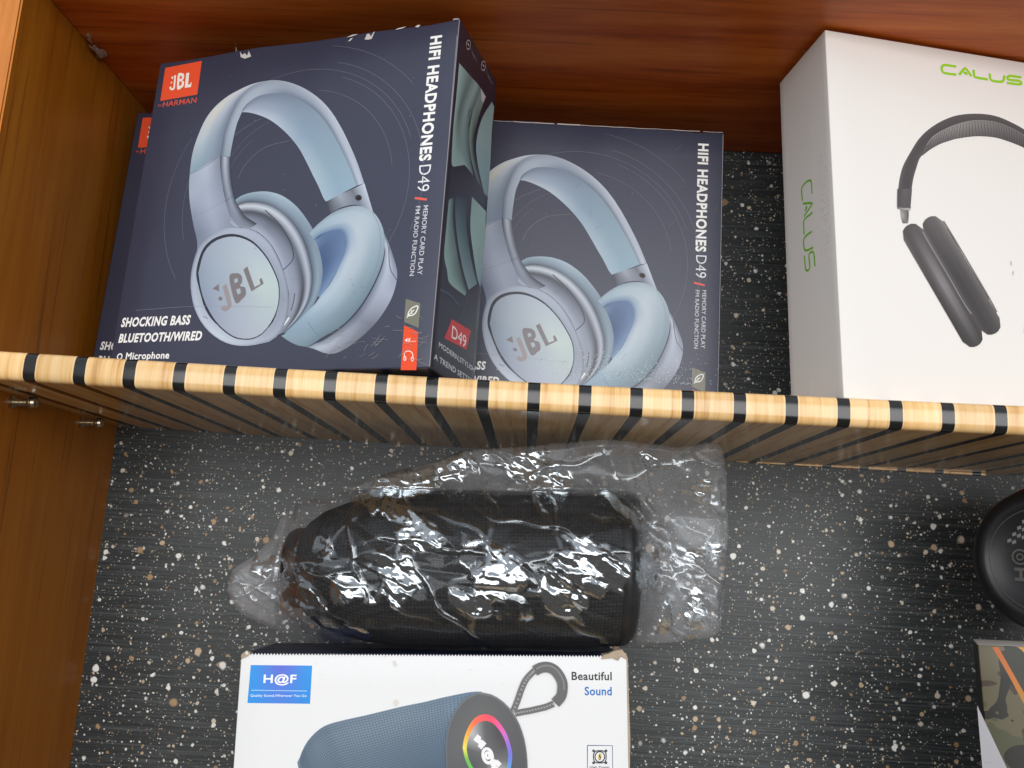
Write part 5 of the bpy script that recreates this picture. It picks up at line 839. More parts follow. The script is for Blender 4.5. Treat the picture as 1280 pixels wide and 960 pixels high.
('S',[(133.96,174.35),(134.77,165.81),(135.58,157.33),(136.39,148.89),(137.19,140.51),(137.98,132.18),(138.77,123.9),(139.56,115.67),(140.34,107.49),(141.11,99.36)],0.18,(72,94,114),0),
('S',[(136.44,174.84),(137.15,166.3),(137.86,157.82),(138.56,149.39),(139.26,141.01),(139.95,132.68),(140.64,124.4),(141.33,116.17),(142.01,108),(142.69,99.87)],0.18,(72,94,114),0),
('S',[(138.92,175.33),(139.53,166.79),(140.13,158.31),(140.73,149.88),(141.33,141.51),(141.93,133.18),(142.52,124.91),(143.11,116.68),(143.69,108.51),(144.27,100.38)],0.18,(72,94,114),0),
('S',[(141.4,175.82),(141.9,167.29),(142.41,158.81),(142.91,150.38),(143.41,142),(143.9,133.68),(144.39,125.41),(144.88,117.19),(145.37,109.02),(145.85,100.9)],0.18,(72,94,114),0),
('S',[(143.88,176.31),(144.29,167.78),(144.69,159.3),(145.09,150.88),(145.48,142.5),(145.88,134.18),(146.27,125.91),(146.66,117.7),(147.05,109.53),(147.43,101.41)],0.18,(72,94,114),0),
('S',[(146.37,176.8),(146.67,168.27),(146.97,159.79),(147.27,151.37),(147.56,143),(147.86,134.69),(148.15,126.42),(148.44,118.2),(148.73,110.04),(149.02,101.92)],0.18,(72,94,114),0),
('S',[(147.72,176.91),(148,168.46),(148.28,160.06),(148.56,151.71),(148.84,143.41),(149.11,135.16),(149.39,126.96),(149.66,118.81),(149.93,110.72),(150.2,102.67)],0.18,(72,94,114),0),
('S',[(148.88,176.96),(149.15,168.59),(149.43,160.28),(149.7,152.01),(149.97,143.79),(150.24,135.63),(150.51,127.51),(150.78,119.44),(151.04,111.42),(151.31,103.45)],0.18,(72,94,114),0),
('S',[(150.03,177.01),(150.3,168.73),(150.57,160.5),(150.84,152.32),(151.11,144.18),(151.37,136.1),(151.64,128.06),(151.9,120.07),(152.16,112.13),(152.42,104.24)],0.18,(72,94,114),0),
('S',[(151.19,177.06),(151.45,168.87),(151.72,160.72),(151.98,152.62),(152.24,144.57),(152.51,136.57),(152.76,128.61),(153.02,120.7),(153.28,112.84),(153.53,105.03)],0.18,(72,94,114),0),
('L',[[(151.83,177.88),(160.81,176.33),(169.84,170.53),(176.95,161.48),(181.23,151.28),(183.46,139.36),(183.52,127.53),(180.46,113.48),(174.27,104.2),(165.59,99.58),(155.62,100.73),(145.56,106.5),(137.88,115.77),(133.85,127.45),(132.06,139.24),(132.27,151.13),(135.54,163.14),(142.96,173.46),(151.83,177.88)],[(152.11,175.95),(160.65,174.49),(169.22,168.98),(175.97,160.39),(180.04,150.7),(182.16,139.38),(182.22,128.15),(179.32,114.79),(173.45,105.96),(165.2,101.57),(155.71,102.66),(146.15,108.15),(138.85,116.97),(135.03,128.07),(133.33,139.27),(133.54,150.57),(136.64,161.97),(143.69,171.76),(152.11,175.95)],[(153.78,164.85),(159.68,163.83),(165.62,160.03),(170.31,154.1),(173.14,147.39),(174.63,139.54),(174.7,131.73),(172.7,122.41),(168.62,116.23),(162.88,113.15),(156.26,113.92),(149.59,117.75),(144.51,123.92),(141.87,131.67),(140.7,139.46),(140.87,147.3),(143.05,155.2),(147.95,161.96),(153.78,164.85)],[(157.41,140.64),(157.58,140.61),(157.76,140.5),(157.9,140.32),(157.99,140.12),(158.04,139.88),(158.04,139.64),(157.98,139.36),(157.86,139.17),(157.68,139.07),(157.48,139.09),(157.28,139.21),(157.12,139.4),(157.04,139.64),(157.01,139.88),(157.02,140.11),(157.08,140.35),(157.23,140.55),(157.41,140.64)]],[[(130,134,136),(112,114,116),(84,84,86),(90,90,92),(110,116,122),(120,124,128)],[(92,93,94),(86,86,88),(80,80,82),(84,84,86),(92,94,96),(90,92,94)],[(98,98,98),(88,88,90),(76,78,84),(80,80,84),(96,98,98),(98,98,98)],[(80,80,82),(80,80,82),(80,80,82),(80,80,82),(80,80,82),(80,80,82)]]),
('L',[[(142.67,144.39),(143.58,150.2),(146.19,157.01),(150.22,162.24),(155.7,164.41),(161.24,163.26),(166.12,159.03),(170.32,152.87),(172.79,146.41),(174,140.61),(173.58,134.19),(171.93,128.45),(168.57,123.99),(163.83,122.08),(158.39,122.71),(152.9,125.87),(148.05,130.95),(144.52,137.33),(142.67,144.39)],[(145.18,143.65),(145.95,148.52),(148.14,154.24),(151.53,158.61),(156.13,160.44),(160.77,159.47),(164.86,155.93),(168.39,150.76),(170.47,145.34),(171.5,140.47),(171.15,135.08),(169.76,130.25),(166.94,126.5),(162.96,124.89),(158.38,125.42),(153.77,128.08),(149.69,132.35),(146.73,137.72),(145.18,143.65)]],[[(236,226,90),(238,190,80),(244,150,70),(248,110,80),(248,86,96),(246,80,110),(240,90,160),(214,110,200),(160,112,214),(116,116,220),(100,140,224),(90,180,200),(90,190,130),(96,190,90),(110,200,90),(120,200,90),(100,190,90),(120,190,80),(236,226,90)],[(236,226,90),(238,190,80),(244,150,70),(248,110,80),(248,86,96),(246,80,110),(240,90,160),(214,110,200),(160,112,214),(116,116,220),(100,140,224),(90,180,200),(90,190,130),(96,190,90),(110,200,90),(120,200,90),(100,190,90),(120,190,80),(236,226,90)]]),
('L',[[(145.18,143.65),(145.95,148.52),(148.14,154.24),(151.53,158.61),(156.13,160.44),(160.77,159.47),(164.86,155.93),(168.39,150.76),(170.47,145.34),(171.5,140.47),(171.15,135.08),(169.76,130.25),(166.94,126.5),(162.96,124.89),(158.38,125.42),(153.77,128.08),(149.69,132.35),(146.73,137.72),(145.18,143.65)],[(157.87,139.88),(157.9,140.05),(157.98,140.25),(158.1,140.41),(158.26,140.47),(158.43,140.44),(158.57,140.31),(158.7,140.13),(158.77,139.94),(158.81,139.76),(158.8,139.57),(158.75,139.4),(158.65,139.26),(158.51,139.21),(158.34,139.22),(158.18,139.32),(158.03,139.47),(157.93,139.67),(157.87,139.88)]],[[(90,92,94),(190,190,190),(90,90,92),(70,70,72),(72,72,74),(110,110,112),(196,196,192),(90,90,92),(80,80,82),(90,92,94)],[(100,100,102),(100,100,102),(100,100,102),(100,100,102),(100,100,102),(100,100,102),(100,100,102),(100,100,102),(100,100,102),(100,100,102)]]),
('S',[(150.61,148.15),(153.16,151.52)],3.2,(238,238,238),0),
('S',[(153.27,144.42),(156.5,147.98)],3.2,(238,238,238),0),
('S',[(151.95,149.58),(155.16,146.36)],3,(238,238,238),0),
('S',[(161.33,140.27),(161.52,139.3),(161.55,138.36),(161.41,137.48),(161.13,136.71),(160.7,136.1),(160.16,135.68),(159.53,135.48),(158.85,135.49),(158.16,135.73),(157.48,136.17),(156.86,136.81),(156.33,137.59),(155.93,138.48),(155.66,139.43),(155.54,140.4),(155.59,141.32),(155.8,142.15),(156.16,142.84),(156.65,143.36),(157.23,143.68),(157.89,143.78),(158.59,143.65),(159.28,143.3),(159.94,142.76),(160.51,142.05),(160.99,141.2),(161.33,140.27)],1.9,(238,238,238),0),
('S',[(159.6,140.05),(159.7,139.37),(159.59,138.77),(159.3,138.34),(158.89,138.17),(158.41,138.28),(157.96,138.65),(157.6,139.22),(157.42,139.89),(157.42,140.55),(157.62,141.08),(157.98,141.39),(158.44,141.42),(158.92,141.17),(159.33,140.69),(159.6,140.05)],1.7,(238,238,238),0),
('S',[(159.83,141.09),(160.34,138.65),(161.17,138.14)],1.2,(238,238,238),0),
('S',[(161.51,133.21),(164.19,136.86)],3.2,(238,238,238),0),
('S',[(161.77,133.85),(164.4,131.3)],3,(238,238,238),0),
('S',[(163.65,136.42),(166.41,133.86)],3,(238,238,238),0),
('S',[(174.33,165.93),(177.05,172.51),(179.77,180.11),(182.18,185.1),(185.3,188.78),(188.09,191.26)],3.9,(104,104,104),0),
('S',[(175.72,164.95),(180.56,165.95),(185.4,166.76),(190.25,167.82),(195.11,168.96),(200.32,170.96)],3.9,(104,104,104),0),
('S',[(174.05,166.91),(175.3,166.26)],0.8,(160,160,160),0),
('S',[(174.96,169.18),(176.21,168.53)],0.8,(160,160,160),0),
('S',[(175.87,171.46),(177.13,170.81)],0.8,(160,160,160),0),
('S',[(176.84,174),(178.09,173.34)],0.8,(160,160,160),0),
('S',[(177.89,176.92),(179.14,176.27)],0.8,(160,160,160),0),
('S',[(178.93,179.85),(180.19,179.19)],0.8,(160,160,160),0),
('S',[(179.88,181.97),(181.14,181.31)],0.8,(160,160,160),0),
('S',[(180.81,183.89),(182.07,183.23)],0.8,(160,160,160),0),
('S',[(181.79,185.71),(183.05,185.05)],0.8,(160,160,160),0),
('S',[(182.99,187.12),(184.25,186.46)],0.8,(160,160,160),0),
('S',[(184.19,188.54),(185.45,187.88)],0.8,(160,160,160),0),
('S',[(185.23,189.62),(186.49,188.96)],0.8,(160,160,160),0),
('S',[(186.17,190.47),(187.43,189.81)],0.8,(160,160,160),0),
('S',[(187.11,191.32),(188.37,190.66)],0.8,(160,160,160),0),
('S',[(175.79,165.47),(177.04,164.82)],0.8,(160,160,160),0),
('S',[(177.38,165.78),(178.63,165.13)],0.8,(160,160,160),0),
('S',[(178.98,166.09),(180.23,165.44)],0.8,(160,160,160),0),
('S',[(180.68,166.4),(181.93,165.75)],0.8,(160,160,160),0),
('S',[(182.54,166.71),(183.79,166.06)],0.8,(160,160,160),0),
('S',[(184.4,167.02),(185.65,166.37)],0.8,(160,160,160),0),
('S',[(186.27,167.41),(187.52,166.76)],0.8,(160,160,160),0),
('S',[(188.13,167.82),(189.38,167.17)],0.8,(160,160,160),0),
('S',[(190,168.24),(191.25,167.59)],0.8,(160,160,160),0),
('S',[(191.86,168.67),(193.11,168.02)],0.8,(160,160,160),0),
('S',[(193.73,169.11),(194.98,168.46)],0.8,(160,160,160),0),
('S',[(195.52,169.7),(196.77,169.05)],0.8,(160,160,160),0),
('S',[(197.25,170.39),(198.5,169.74)],0.8,(160,160,160),0),
('S',[(198.99,171.08),(200.24,170.43)],0.8,(160,160,160),0),
('S',[(188.09,191),(191.58,192.82),(195.78,193.44),(199.98,192.13),(203.48,188.67),(205.71,184.22),(205.97,179.57),(204.85,175.26),(201.36,171.42)],6.6,(98,98,98),0),
('S',[(189.13,192.14),(192.28,193.83),(196.13,194.38),(200.34,193.2),(204.18,189.54),(206.62,184.56),(206.95,179.58)],1,(128,128,128),0)],
'haf_logo': [
('L',[[(6.5,193.51),(5.98,170.46)],[(25.98,193.44),(25.68,170.3)],[(45.47,193.36),(45.38,170.14)]],[[(38,150,228),(30,146,226)],[(96,110,214),(70,130,222)],[(36,150,230),(28,140,222)]]),
('T','H@F',15.18,181.13,20.72,6.93,0,(250,252,255),0.45,0),
('S',[(7.82,178.19),(43.05,177.86)],0.45,(170,214,246),0),
('T','Quality Sound,Wherever You Go',7.5,173.83,35.54,1.94,0,(225,240,252),0.3,0)],
'haf_title': [
('T','Beautiful',211.99,185.27,26.02,5.3,0,(52,54,58),0.5,0),
('T','Sound',220.32,175.99,17.55,5.39,0,(28,112,190),0.5,0)],
'haf_lettering': [
('S',[(221.85,145.77),(237.81,145.69),(237.8,127.62),(221.69,127.6)],0.5,(60,66,130),1),
('S',[(232.74,138.99),(232.64,138.22),(232.34,137.5),(231.89,136.87),(231.29,136.38),(230.59,136.05),(229.84,135.9),(229.08,135.95),(228.35,136.19),(227.71,136.6),(227.19,137.16),(226.83,137.84),(226.65,138.59),(226.66,139.37),(226.86,140.12),(227.23,140.8),(227.76,141.37),(228.42,141.79),(229.15,142.03),(229.91,142.08),(230.67,141.94),(231.36,141.61),(231.94,141.11),(232.38,140.48),(232.66,139.76),(232.74,138.99)],0.7,(50,52,60),1),
('S',[(226.53,141.84),(227.94,142.56),(231.39,142.57),(233.16,141.86),(233.65,140.43),(233.61,137.57),(232.83,135.9),(231.3,135.42),(227.99,135.42),(226.47,135.89),(225.72,137.55),(225.75,140.41)],0.7,(60,62,70),1),
('P',[(226.67,142.55),(226.45,142.02),(225.92,141.73),(225.32,141.83),(224.93,142.26),(224.94,142.84),(225.34,143.28),(225.94,143.38),(226.46,143.09),(226.67,142.55)],(60,62,70),1),
('P',[(234.57,142.57),(234.36,142.04),(233.83,141.75),(233.22,141.85),(232.84,142.28),(232.85,142.86),(233.24,143.3),(233.85,143.4),(234.37,143.11),(234.57,142.57)],(60,62,70),1),
('P',[(226.59,135.41),(226.38,134.88),(225.85,134.59),(225.25,134.69),(224.86,135.13),(224.87,135.69),(225.26,136.13),(225.86,136.23),(226.39,135.95),(226.59,135.41)],(60,62,70),1),
('P',[(234.48,135.43),(234.26,134.9),(233.73,134.61),(233.13,134.71),(232.75,135.14),(232.75,135.71),(233.15,136.15),(233.75,136.25),(234.28,135.96),(234.48,135.43)],(60,62,70),1),
('P',[(230.68,138.79),(230.4,138),(230,137.39),(229.54,137.04),(229.11,137.04),(228.78,137.37),(228.6,137.98),(228.61,138.77),(228.81,139.59),(229.16,140.31),(229.6,140.8),(230.05,140.98),(230.44,140.81),(230.7,140.33),(230.79,139.61),(230.68,138.79)],(214,190,70),1),
('S',[(229.7,140.65),(229.43,138.99),(230.19,138.99),(229.66,137.08)],0.6,(60,56,40),0),
('T','High Power',223.25,131.97,12.7,1.54,0,(50,52,60),0.3,0)],
'haf_wear': [
('P',[(2.89,201.47),(3.84,202.46),(5.27,200.25),(3.25,200)],(222,215,204),0),
('P',[(96.9,196.48),(98.16,197.1),(99.21,192.8),(97.88,194.02)],(222,215,204),0),
('P',[(98.43,172.05),(99.9,173.63),(101.02,170.85),(99.56,169.03)],(222,215,204),0),
('S',[(122.84,180.91),(124.09,181.45)],0.2,(206,206,206),0),
('S',[(83.48,181.2),(83.01,180.57)],0.2,(206,206,206),0),
('S',[(143.56,189.69),(143.73,190.13)],0.2,(206,206,206),0),
('S',[(77.63,189.81),(78.28,189.7)],0.2,(206,206,206),0),
('S',[(167.88,183.24),(168.81,182.28)],0.2,(206,206,206),0),
('S',[(72.58,195.55),(73.43,196.45)],0.2,(206,206,206),0),
('S',[(51.2,188.26),(51.81,187.44)],0.2,(206,206,206),0),
('S',[(123.12,188.65),(123.74,189.15)],0.2,(206,206,206),0),
('S',[(47.97,194.76),(49.01,195.35)],0.2,(206,206,206),0),
('S',[(91.18,198.84),(92.55,199.53)],0.2,(206,206,206),0),
('S',[(79.55,181.04),(80.24,180.37)],0.2,(206,206,206),0),
('S',[(124.53,184.05),(124.23,183.97)],0.2,(206,206,206),0),
('S',[(108.59,181.36),(108.92,181.17)],0.2,(206,206,206),0),
('S',[(53.91,190.84),(54.11,191.53)],0.2,(206,206,206),0),
('S',[(145.87,191.5),(147.63,191.33)],0.2,(206,206,206),0),
('S',[(120.26,186.13),(121.28,186.82)],0.2,(206,206,206),0),
('S',[(99.97,194.09),(100.36,194.89)],0.2,(206,206,206),0),
('S',[(164.36,194.95),(165.4,195.35)],0.2,(206,206,206),0)],
'camo_panels': [
('P',[(14.59,211.25),(30.17,211.98),(90.78,214.83),(80.78,122.9),(44.61,136.25),(22.48,177.6)],(46,46,38),0),
('L',[[(8.09,210.95),(15.73,194.29),(22.51,177.97),(30.46,159.93),(43.92,129.16)],[(11.44,211.1),(18.11,195.93),(23.11,184.67),(32.51,164.09),(47.34,131.27)]],[[(190,92,30),(196,110,28),(150,140,40),(90,150,60),(60,140,110)],[(190,92,30),(196,110,28),(150,140,40),(90,150,60),(60,140,110)]]),
('L',[[(21.9,211.59),(24.78,209.09),(30.81,200.39),(42.55,182.66)],[(25.01,211.74),(28.18,208.87),(34.21,200.58),(45.9,183.26)]],[[(196,140,50),(210,170,60),(180,160,60)],[(196,140,50),(210,170,60),(180,160,60)]]),
('P',[(-3.3,175.39),(-3.41,137.76),(-5.31,77.59),(33.05,82.91),(10.14,139.62)],(168,166,170),0),
('S',[(-1.67,142.13),(2.5,142.34)],0.4,(150,150,154),0)],
}

# ------------------------------------------------------------------ the cabinet
XL, XR, YB = 0.0, 1.10, 0.2238
ZLO, ZHI = -0.62, 0.42
cab = thing('display_cabinet', 'brown wooden display cabinet with a dark flecked back panel around the shelves', 'cabinet', (0, 0, 0))
bm = bmesh.new(); add_box(bm, (-.022, .0045, ZLO), (XL, YB, ZHI))
bmesh.ops.bevel(bm, geom=[e for e in bm.edges if all(abs(v.co.y - .0045) < 1e-6 for v in e.verts)], offset=.0012, segments=2, affect='EDGES')
for f in bm.faces:
    if f.normal.y < -.5: f.material_index = 1
sidep = bm_obj('side_panel', bm, [M['side_wood'], M['edge_wood']], cab)
sidep.data.update()
for p in sidep.data.polygons:
    p.material_index = 1 if (p.center.y < .006 and p.normal.y < -.3) else 0
bm = bmesh.new(); add_box(bm, (XR, .0045, ZLO), (XR + .022, YB, ZHI))
bm_obj('side_panel', bm, M['side_wood'], cab)
bm = bmesh.new(); add_box(bm, (-.022, YB, ZLO), (XR + .022, YB + .006, ZHI))
bm_obj('back_panel', bm, M['flecked'], cab)

def screw(y, z):
    bm = bmesh.new()
    prof = [(0, .0042), (.0022, .0042), (.0022, .0024)]
    x = .0024
    for k in range(9):
        prof += [(x, .0026), (x + .0006, .0018)]; x += .0012
    prof += [(x, .0030), (x, .0036), (x + .0012, .0040), (x + .0020, .0026), (x + .0028, .0026), (x + .0028, .0040), (x + .0048, .0034), (x + .0056, .0016)]
    lathe(bm, prof, 20)
    o = bm_obj('shelf_screw', bm, M['steel'], sidep)
    o.location = (-.0003, y, z); o.rotation_euler = (0, rad(-2), 0)
    return o
screw(.065, -.0225); screw(.161, -.0228)

# upper shelf (its underside is the ceiling of this bay)
bm = bmesh.new(); add_box(bm, (XL, -.02, .2612), (XR, YB, .279)); bevel_all(bm, .0012)
o = bm_obj('upper_shelf', bm, M['top_wood']); tag(o, 'plain reddish brown wooden shelf overhead, above the cartons', 'shelf')
bm = bmesh.new()
random.seed(5)
for k in range(9):
    p = Vector((.004 + random.random() * .004, .075 + random.random() * .028, .2606 - random.random() * .004))
    m = Matrix.Translation(p) @ Matrix.Rotation(random.random() * 6, 4, 'Y') @ Matrix.Diagonal((.0012 + random.random() * .002, .003 + random.random() * .004, .0006, 1))
    bmesh.ops.create_icosphere(bm, subdivisions=1, radius=1, matrix=m)
bm_obj('glue_residue', bm, M['glue'], o)

# striped shelf: rounded front nose, slight sag
def shelf(name, xa, xb, zt, tilt, mat, sag=.0022):
    T = .018; prof = []
    nose = .0065
    for k in range(17):
        t = -math.pi / 2 + math.pi * k / 16
        c, s = math.cos(t), math.sin(t)
        y = nose - nose * abs(c) ** .62
        z = -T / 2 + T / 2 * math.copysign(abs(s) ** .62, s)
        prof.append((y, z))
    prof += [(YB - .0004, 0), (YB - .0004, -T)]
    bm = bmesh.new(); N = 60; rows = []
    for i in range(N + 1):
        x = xa + (xb - xa) * i / N
        u = (x - .36) / .36
        dz = -sag * max(0, 1 - u * u) + .0010 + tilt * (x - .19)
        rows.append([bm.verts.new((x, y, zt + z + dz)) for y, z in prof])
    n = len(prof)
    for i in range(N):
        for k in range(n):
            bm.faces.new((rows[i][k], rows[i][(k + 1) % n], rows[i + 1][(k + 1) % n], rows[i + 1][k]))
    bm.faces.new(rows[0]); bm.faces.new(rows[-1])
    o = bm_obj(name, bm, mat)
    for p in o.data.polygons: p.use_smooth = abs(p.normal.x) < .5
    md = o.modifiers.new('edge', 'EDGE_SPLIT'); md.split_angle = rad(50)
    return o
o = shelf('striped_shelf', XL + .0005, XR - .0005, 0.0, 0, M['striped'])
tag(o, 'maple shelf with black stripes and a rounded edge, under the headphone cartons', 'shelf')
bm = bmesh.new(); add_box(bm, (.528, YB - .0045, -.0192), (.735, YB - .0006, -.0172)); bevel_all(bm, .0004)
bm_obj('rear_lip', bm, M['striped'], o)
o = shelf('striped_shelf', XL + .0005, XR - .0005, -.3785, .047, M['striped'], 0)
tag(o, 'lower maple shelf with black stripes, under the speaker cartons', 'shelf')

# ------------------------------------------------------------------ cartons
def carton(W, D, H, mats, face_mat, lift=0., bev=.0011, dent=0., seed=0, seg=10):
    """box with front at y=0, softened edges, a little bulge; face_mat(normal)->slot"""
    bm = bmesh.new()
    vs, fs = add_box(bm, (0, 0, 0), (W, D, H))
    bmesh.ops.subdivide_edges(bm, edges=list(bm.edges), cuts=seg, use_grid_fill=True)
    rnd = np.random.default_rng(seed)
    for v in bm.verts:
        x, y, z = v.co
        if lift and z < 1e-6 and y > D - 1e-6: v.co.z += lift
        if dent:
            # rubbed, slightly wavy top edges
            if z > H - 1e-6: v.co.z += dent * (math.sin(x * 61 + seed) * .5 + math.sin(x * 23 + y * 40 + seed * 2) * .7) * min(1, x / .02, (W - x) / .02)
            if z > H - .006 and y < 1e-6: v.co.y += dent * .4 * abs(math.sin(x * 37 + seed))
    edges = [e for e in bm.edges if len(e.link_faces) == 2 and e.calc_face_angle() > 1.0]
    bmesh.ops.bevel(bm, geom=edges, offset=bev, segments=3, affect='EDGES', profile=.5)
    bmesh.ops.recalc_face_normals(bm, faces=bm.faces)
    for f in bm.faces: f.material_index = face_mat(f.normal)
    return bm

# --- three headphone cartons of one kind
HW, HH, HD = .24033, .23931, .07555
def make_headphone_box():
    t = thing('headphone_box', '', 'carton')
    bm = carton(HW, HD, HH, 0, lambda n: 1 if n.x > .7 else 0, lift=.0033, dent=.0011, seed=3)
    cm = bm_obj('carton', bm, [M['navy_card'], M['navy_side'], M['raw_card']], t, True)
    cm.modifiers.new('edge', 'EDGE_SPLIT').split_angle = rad(40)
    art('front_picture', 'headphone_picture', M['ink'], t, FRONT)
    art('logo', 'logo', M['ink'], t, FRONT)
    art('lettering', 'lettering', M['ink'], t, FRONT)
    art('lettering_b', 'lettering', M['ink'], t, FRONT)
    art('leaf_badge', 'leaf_badge', M['ink'], t, FRONT)
    art('headphone_badge', 'headphone_badge', M['ink'], t, FRONT)
    S_ = right_side(HW)
    art('side_picture', 'side_picture', M['ink'], t, S_)
    art('model_badge', 'model_badge', M['ink'], t, S_)
    art('side_lettering', 'side_lettering', M['ink'], t, S_)
    return t
def rot_of(yaw, roll, lean):
    cy, sy = math.cos(yaw), math.sin(yaw)
    X = Vector((cy, sy, 0)); Y = Vector((-sy, cy, 0)); Z = Vector((0, 0, 1))
    cr, sr = math.cos(roll), math.sin(roll); X, Z = cr * X + sr * Z, -sr * X + cr * Z
    cl, sl = math.cos(lean), math.sin(lean); Y, Z = cl * Y - sl * Z, sl * Y + cl * Z
    return Matrix((X, Y, Z)).transposed().to_euler()
def dup(root):
    r = root.copy(); C.objects.link(r)
    for ch in list(root.children):
        c = ch.copy(); C.objects.link(c); c.parent = r
        for g in ch.children:
            d = g.copy(); C.objects.link(d); d.parent = c
    return r
hb = make_headphone_box()
spots = [((.06359, .06537, 0.0004), (-.29681, .00841, .04294), (1, 1, 1), 'dark navy headphone carton in front, turned so its green pictured right side shows'),
         ((.25603, .14108, -.0008), (.0055, -.00448, -.0065), (1, 1, 1), 'dark navy headphone carton standing square to the back beside the white carton'),
         ((.00872, .14719, 0.0004), (-.10006, -.0109, .04142), (.985, .86, 1), 'dark navy headphone carton mostly hidden, only a strip showing beside the side panel')]
for i, (loc, ang, sc, lab) in enumerate(spots):
    o = hb if i == 0 else dup(hb)
    o.location = loc; o.rotation_euler = rot_of(*ang); o.scale = sc
    if i == 1: o_second = o
    o['label'] = lab; o['group'] = 'navy headphone cartons on the striped shelf'
art('wear_glare_marks', 'wear_glare_marks', M['ink_matte'], hb, FRONT, 60)['kind'] = 'stuff'
hb2 = o_second
ART['second_wear_glare'] = []
_w = ART['second_wear_glare']; rs = random.Random(11)
x = 0.5
while x < 239:                                   # rubbed top edge
    l = rs.uniform(4, 26); x2 = min(239.6, x + l)
    _w.append(('S', [(x, 238.75 + rs.uniform(-.1, .1)), ((x + x2) / 2, 238.7 + rs.uniform(-.25, .12)), (x2, 238.75)], rs.uniform(.35, 1.1), (186, 176, 172), 0)); x = x2 + rs.choice([0, 0, .3, 2.5])
_w.append(('S', [(239.7, 2), (239.8, 80), (239.75, 160), (239.7, 237)], .5, (150, 150, 156), 0))
for k in range(900):                             # glare on the scuffed film near the foot, painted as pale dots
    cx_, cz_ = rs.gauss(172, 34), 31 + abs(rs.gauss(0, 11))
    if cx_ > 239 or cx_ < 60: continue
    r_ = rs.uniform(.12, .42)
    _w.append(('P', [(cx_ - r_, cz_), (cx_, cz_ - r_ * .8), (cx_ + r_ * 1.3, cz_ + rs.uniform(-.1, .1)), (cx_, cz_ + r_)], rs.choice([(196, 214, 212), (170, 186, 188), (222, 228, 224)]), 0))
for k in range(30):
    cx_, cz_ = rs.uniform(90, 236), rs.uniform(20, 225); an = rs.gauss(1.3, .5); l = rs.uniform(2, 9)
    _w.append(('S', [(cx_, cz_), (cx_ + l * math.cos(an), cz_ + l * math.sin(an))], rs.uniform(.1, .22), (128, 124, 128), 0))
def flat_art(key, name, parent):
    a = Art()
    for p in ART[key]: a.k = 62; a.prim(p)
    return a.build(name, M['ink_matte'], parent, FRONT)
flat_art('second_wear_glare', 'wear_glare_marks', hb2)['kind'] = 'stuff'  # rubbed edges and scratches, plus the painted glare dots
# torn film on the top edge of the front carton
bm = bmesh.new()
rs = random.Random(8)
for k in range(5):
    x = .0635 + k * .0014; z = HH
    a = [bm.verts.new((x + rs.uniform(-.002, .002), rs.uniform(-.001, .001), z + rs.uniform(-.004, .0005))),
         bm.verts.new((x + rs.uniform(-.001, .003), rs.uniform(-.002, .001), z + rs.uniform(.001, .006))),
         bm.verts.new((x + rs.uniform(.001, .004), rs.uniform(-.001, .002), z + rs.uniform(-.002, .003)))]
    bm.faces.new(a)
bm_obj('torn_film', bm, M['film'], hb)

# --- white headphone carton
CW, CH, CD = .21, .2585, .06588
wb = thing('headphone_box', 'tall white headphone carton with lime lettering, right of the navy cartons', 'carton', (.54589, .012, 0.0008))
bm = carton(CW, CD, CH, 0, lambda n: 0, lift=.0042, bev=.0007, seed=1)
cm = bm_obj('carton', bm, [M['white_card']], wb, True); cm.modifiers.new('edge', 'EDGE_SPLIT').split_angle = rad(40)
art('calus_picture', 'headphone_picture', M['ink_matte'], wb, FRONT)
art('calus_logo', 'logo', M['ink_matte'], wb, FRONT)
art('calus_side_logo', 'side_logo', M['ink_matte'], wb, left_side(CD))
art('calus_side_lettering', 'side_lettering', M['ink_matte'], wb, left_side(CD), 20)
wb.rotation_euler = rot_of(.2, .004, .06388)

# --- speaker carton on the lower shelf
FW, FH, FD = .24794, .2, .1
fb = thing('speaker_box', 'white speaker carton with a blue logo label, under the bagged speaker', 'carton', (.18787, .055, -.37732))
bm = carton(FW, FD, FH, 0, lambda n: 0 if n.y < -.7 else 1, lift=.0029, bev=.0006, seed=2)
cm = bm_obj('carton', bm, [M['white_gloss_card'], M['blue_black_card']], fb, True); cm.modifiers.new('edge', 'EDGE_SPLIT').split_angle = rad(40)
art('speaker_picture', 'speaker_picture', M['ink_matte'], fb, FRONT)
art('haf_logo', 'logo', M['ink_matte'], fb, FRONT)
art('haf_title', 'lettering', M['ink_matte'], fb, FRONT)
art('haf_lettering', 'power_badge', M['ink_matte'], fb, FRONT)
art('haf_wear', 'wear_glare_marks', M['ink_matte'], fb, FRONT, 190)['kind'] = 'stuff'
bm = bmesh.new()                       # perforated paper teeth along the front top edge
n = 118
for k in range(n):
    x0 = .004 + (FW - .012) * k / n; w = (FW - .012) / n
    q = [(x0, 0, FH - .0008), (x0 + w, 0, FH - .0008), (x0 + w * .5, 0, FH + .0009)]
    a = [bm.verts.new((x, -.0003, z)) for x, _, z in q]; b = [bm.verts.new((x, .0004, z)) for x, _, z in q]
    bm.faces.new(a); bm.faces.new(b[::-1])
    for i in range(3): bm.faces.new((a[i], b[i], b[(i + 1) % 3], a[(i + 1) % 3]))
bm_obj('perforated_edge', bm, M['white_gloss_card'], fb)
bm = bmesh.new()                       # crushed cardboard corner
rs = random.Random(3)
def chunk(bm, pts, y0, y1, jit=.0006):
    a = [bm.verts.new((x + rs.uniform(-jit, jit), y0 + rs.uniform(-jit, jit), z + rs.uniform(-jit, jit))) for x, z in pts]
    b = [bm.verts.new((x + rs.uniform(-jit, jit), y1 + rs.uniform(-jit, jit), z + rs.uniform(-jit, jit))) for x, z in pts]
    n = len(pts); bm.faces.new(a); bm.faces.new(b[::-1])
    for i in range(n): bm.faces.new((a[i], b[i], b[(i + 1) % n], a[(i + 1) % n]))
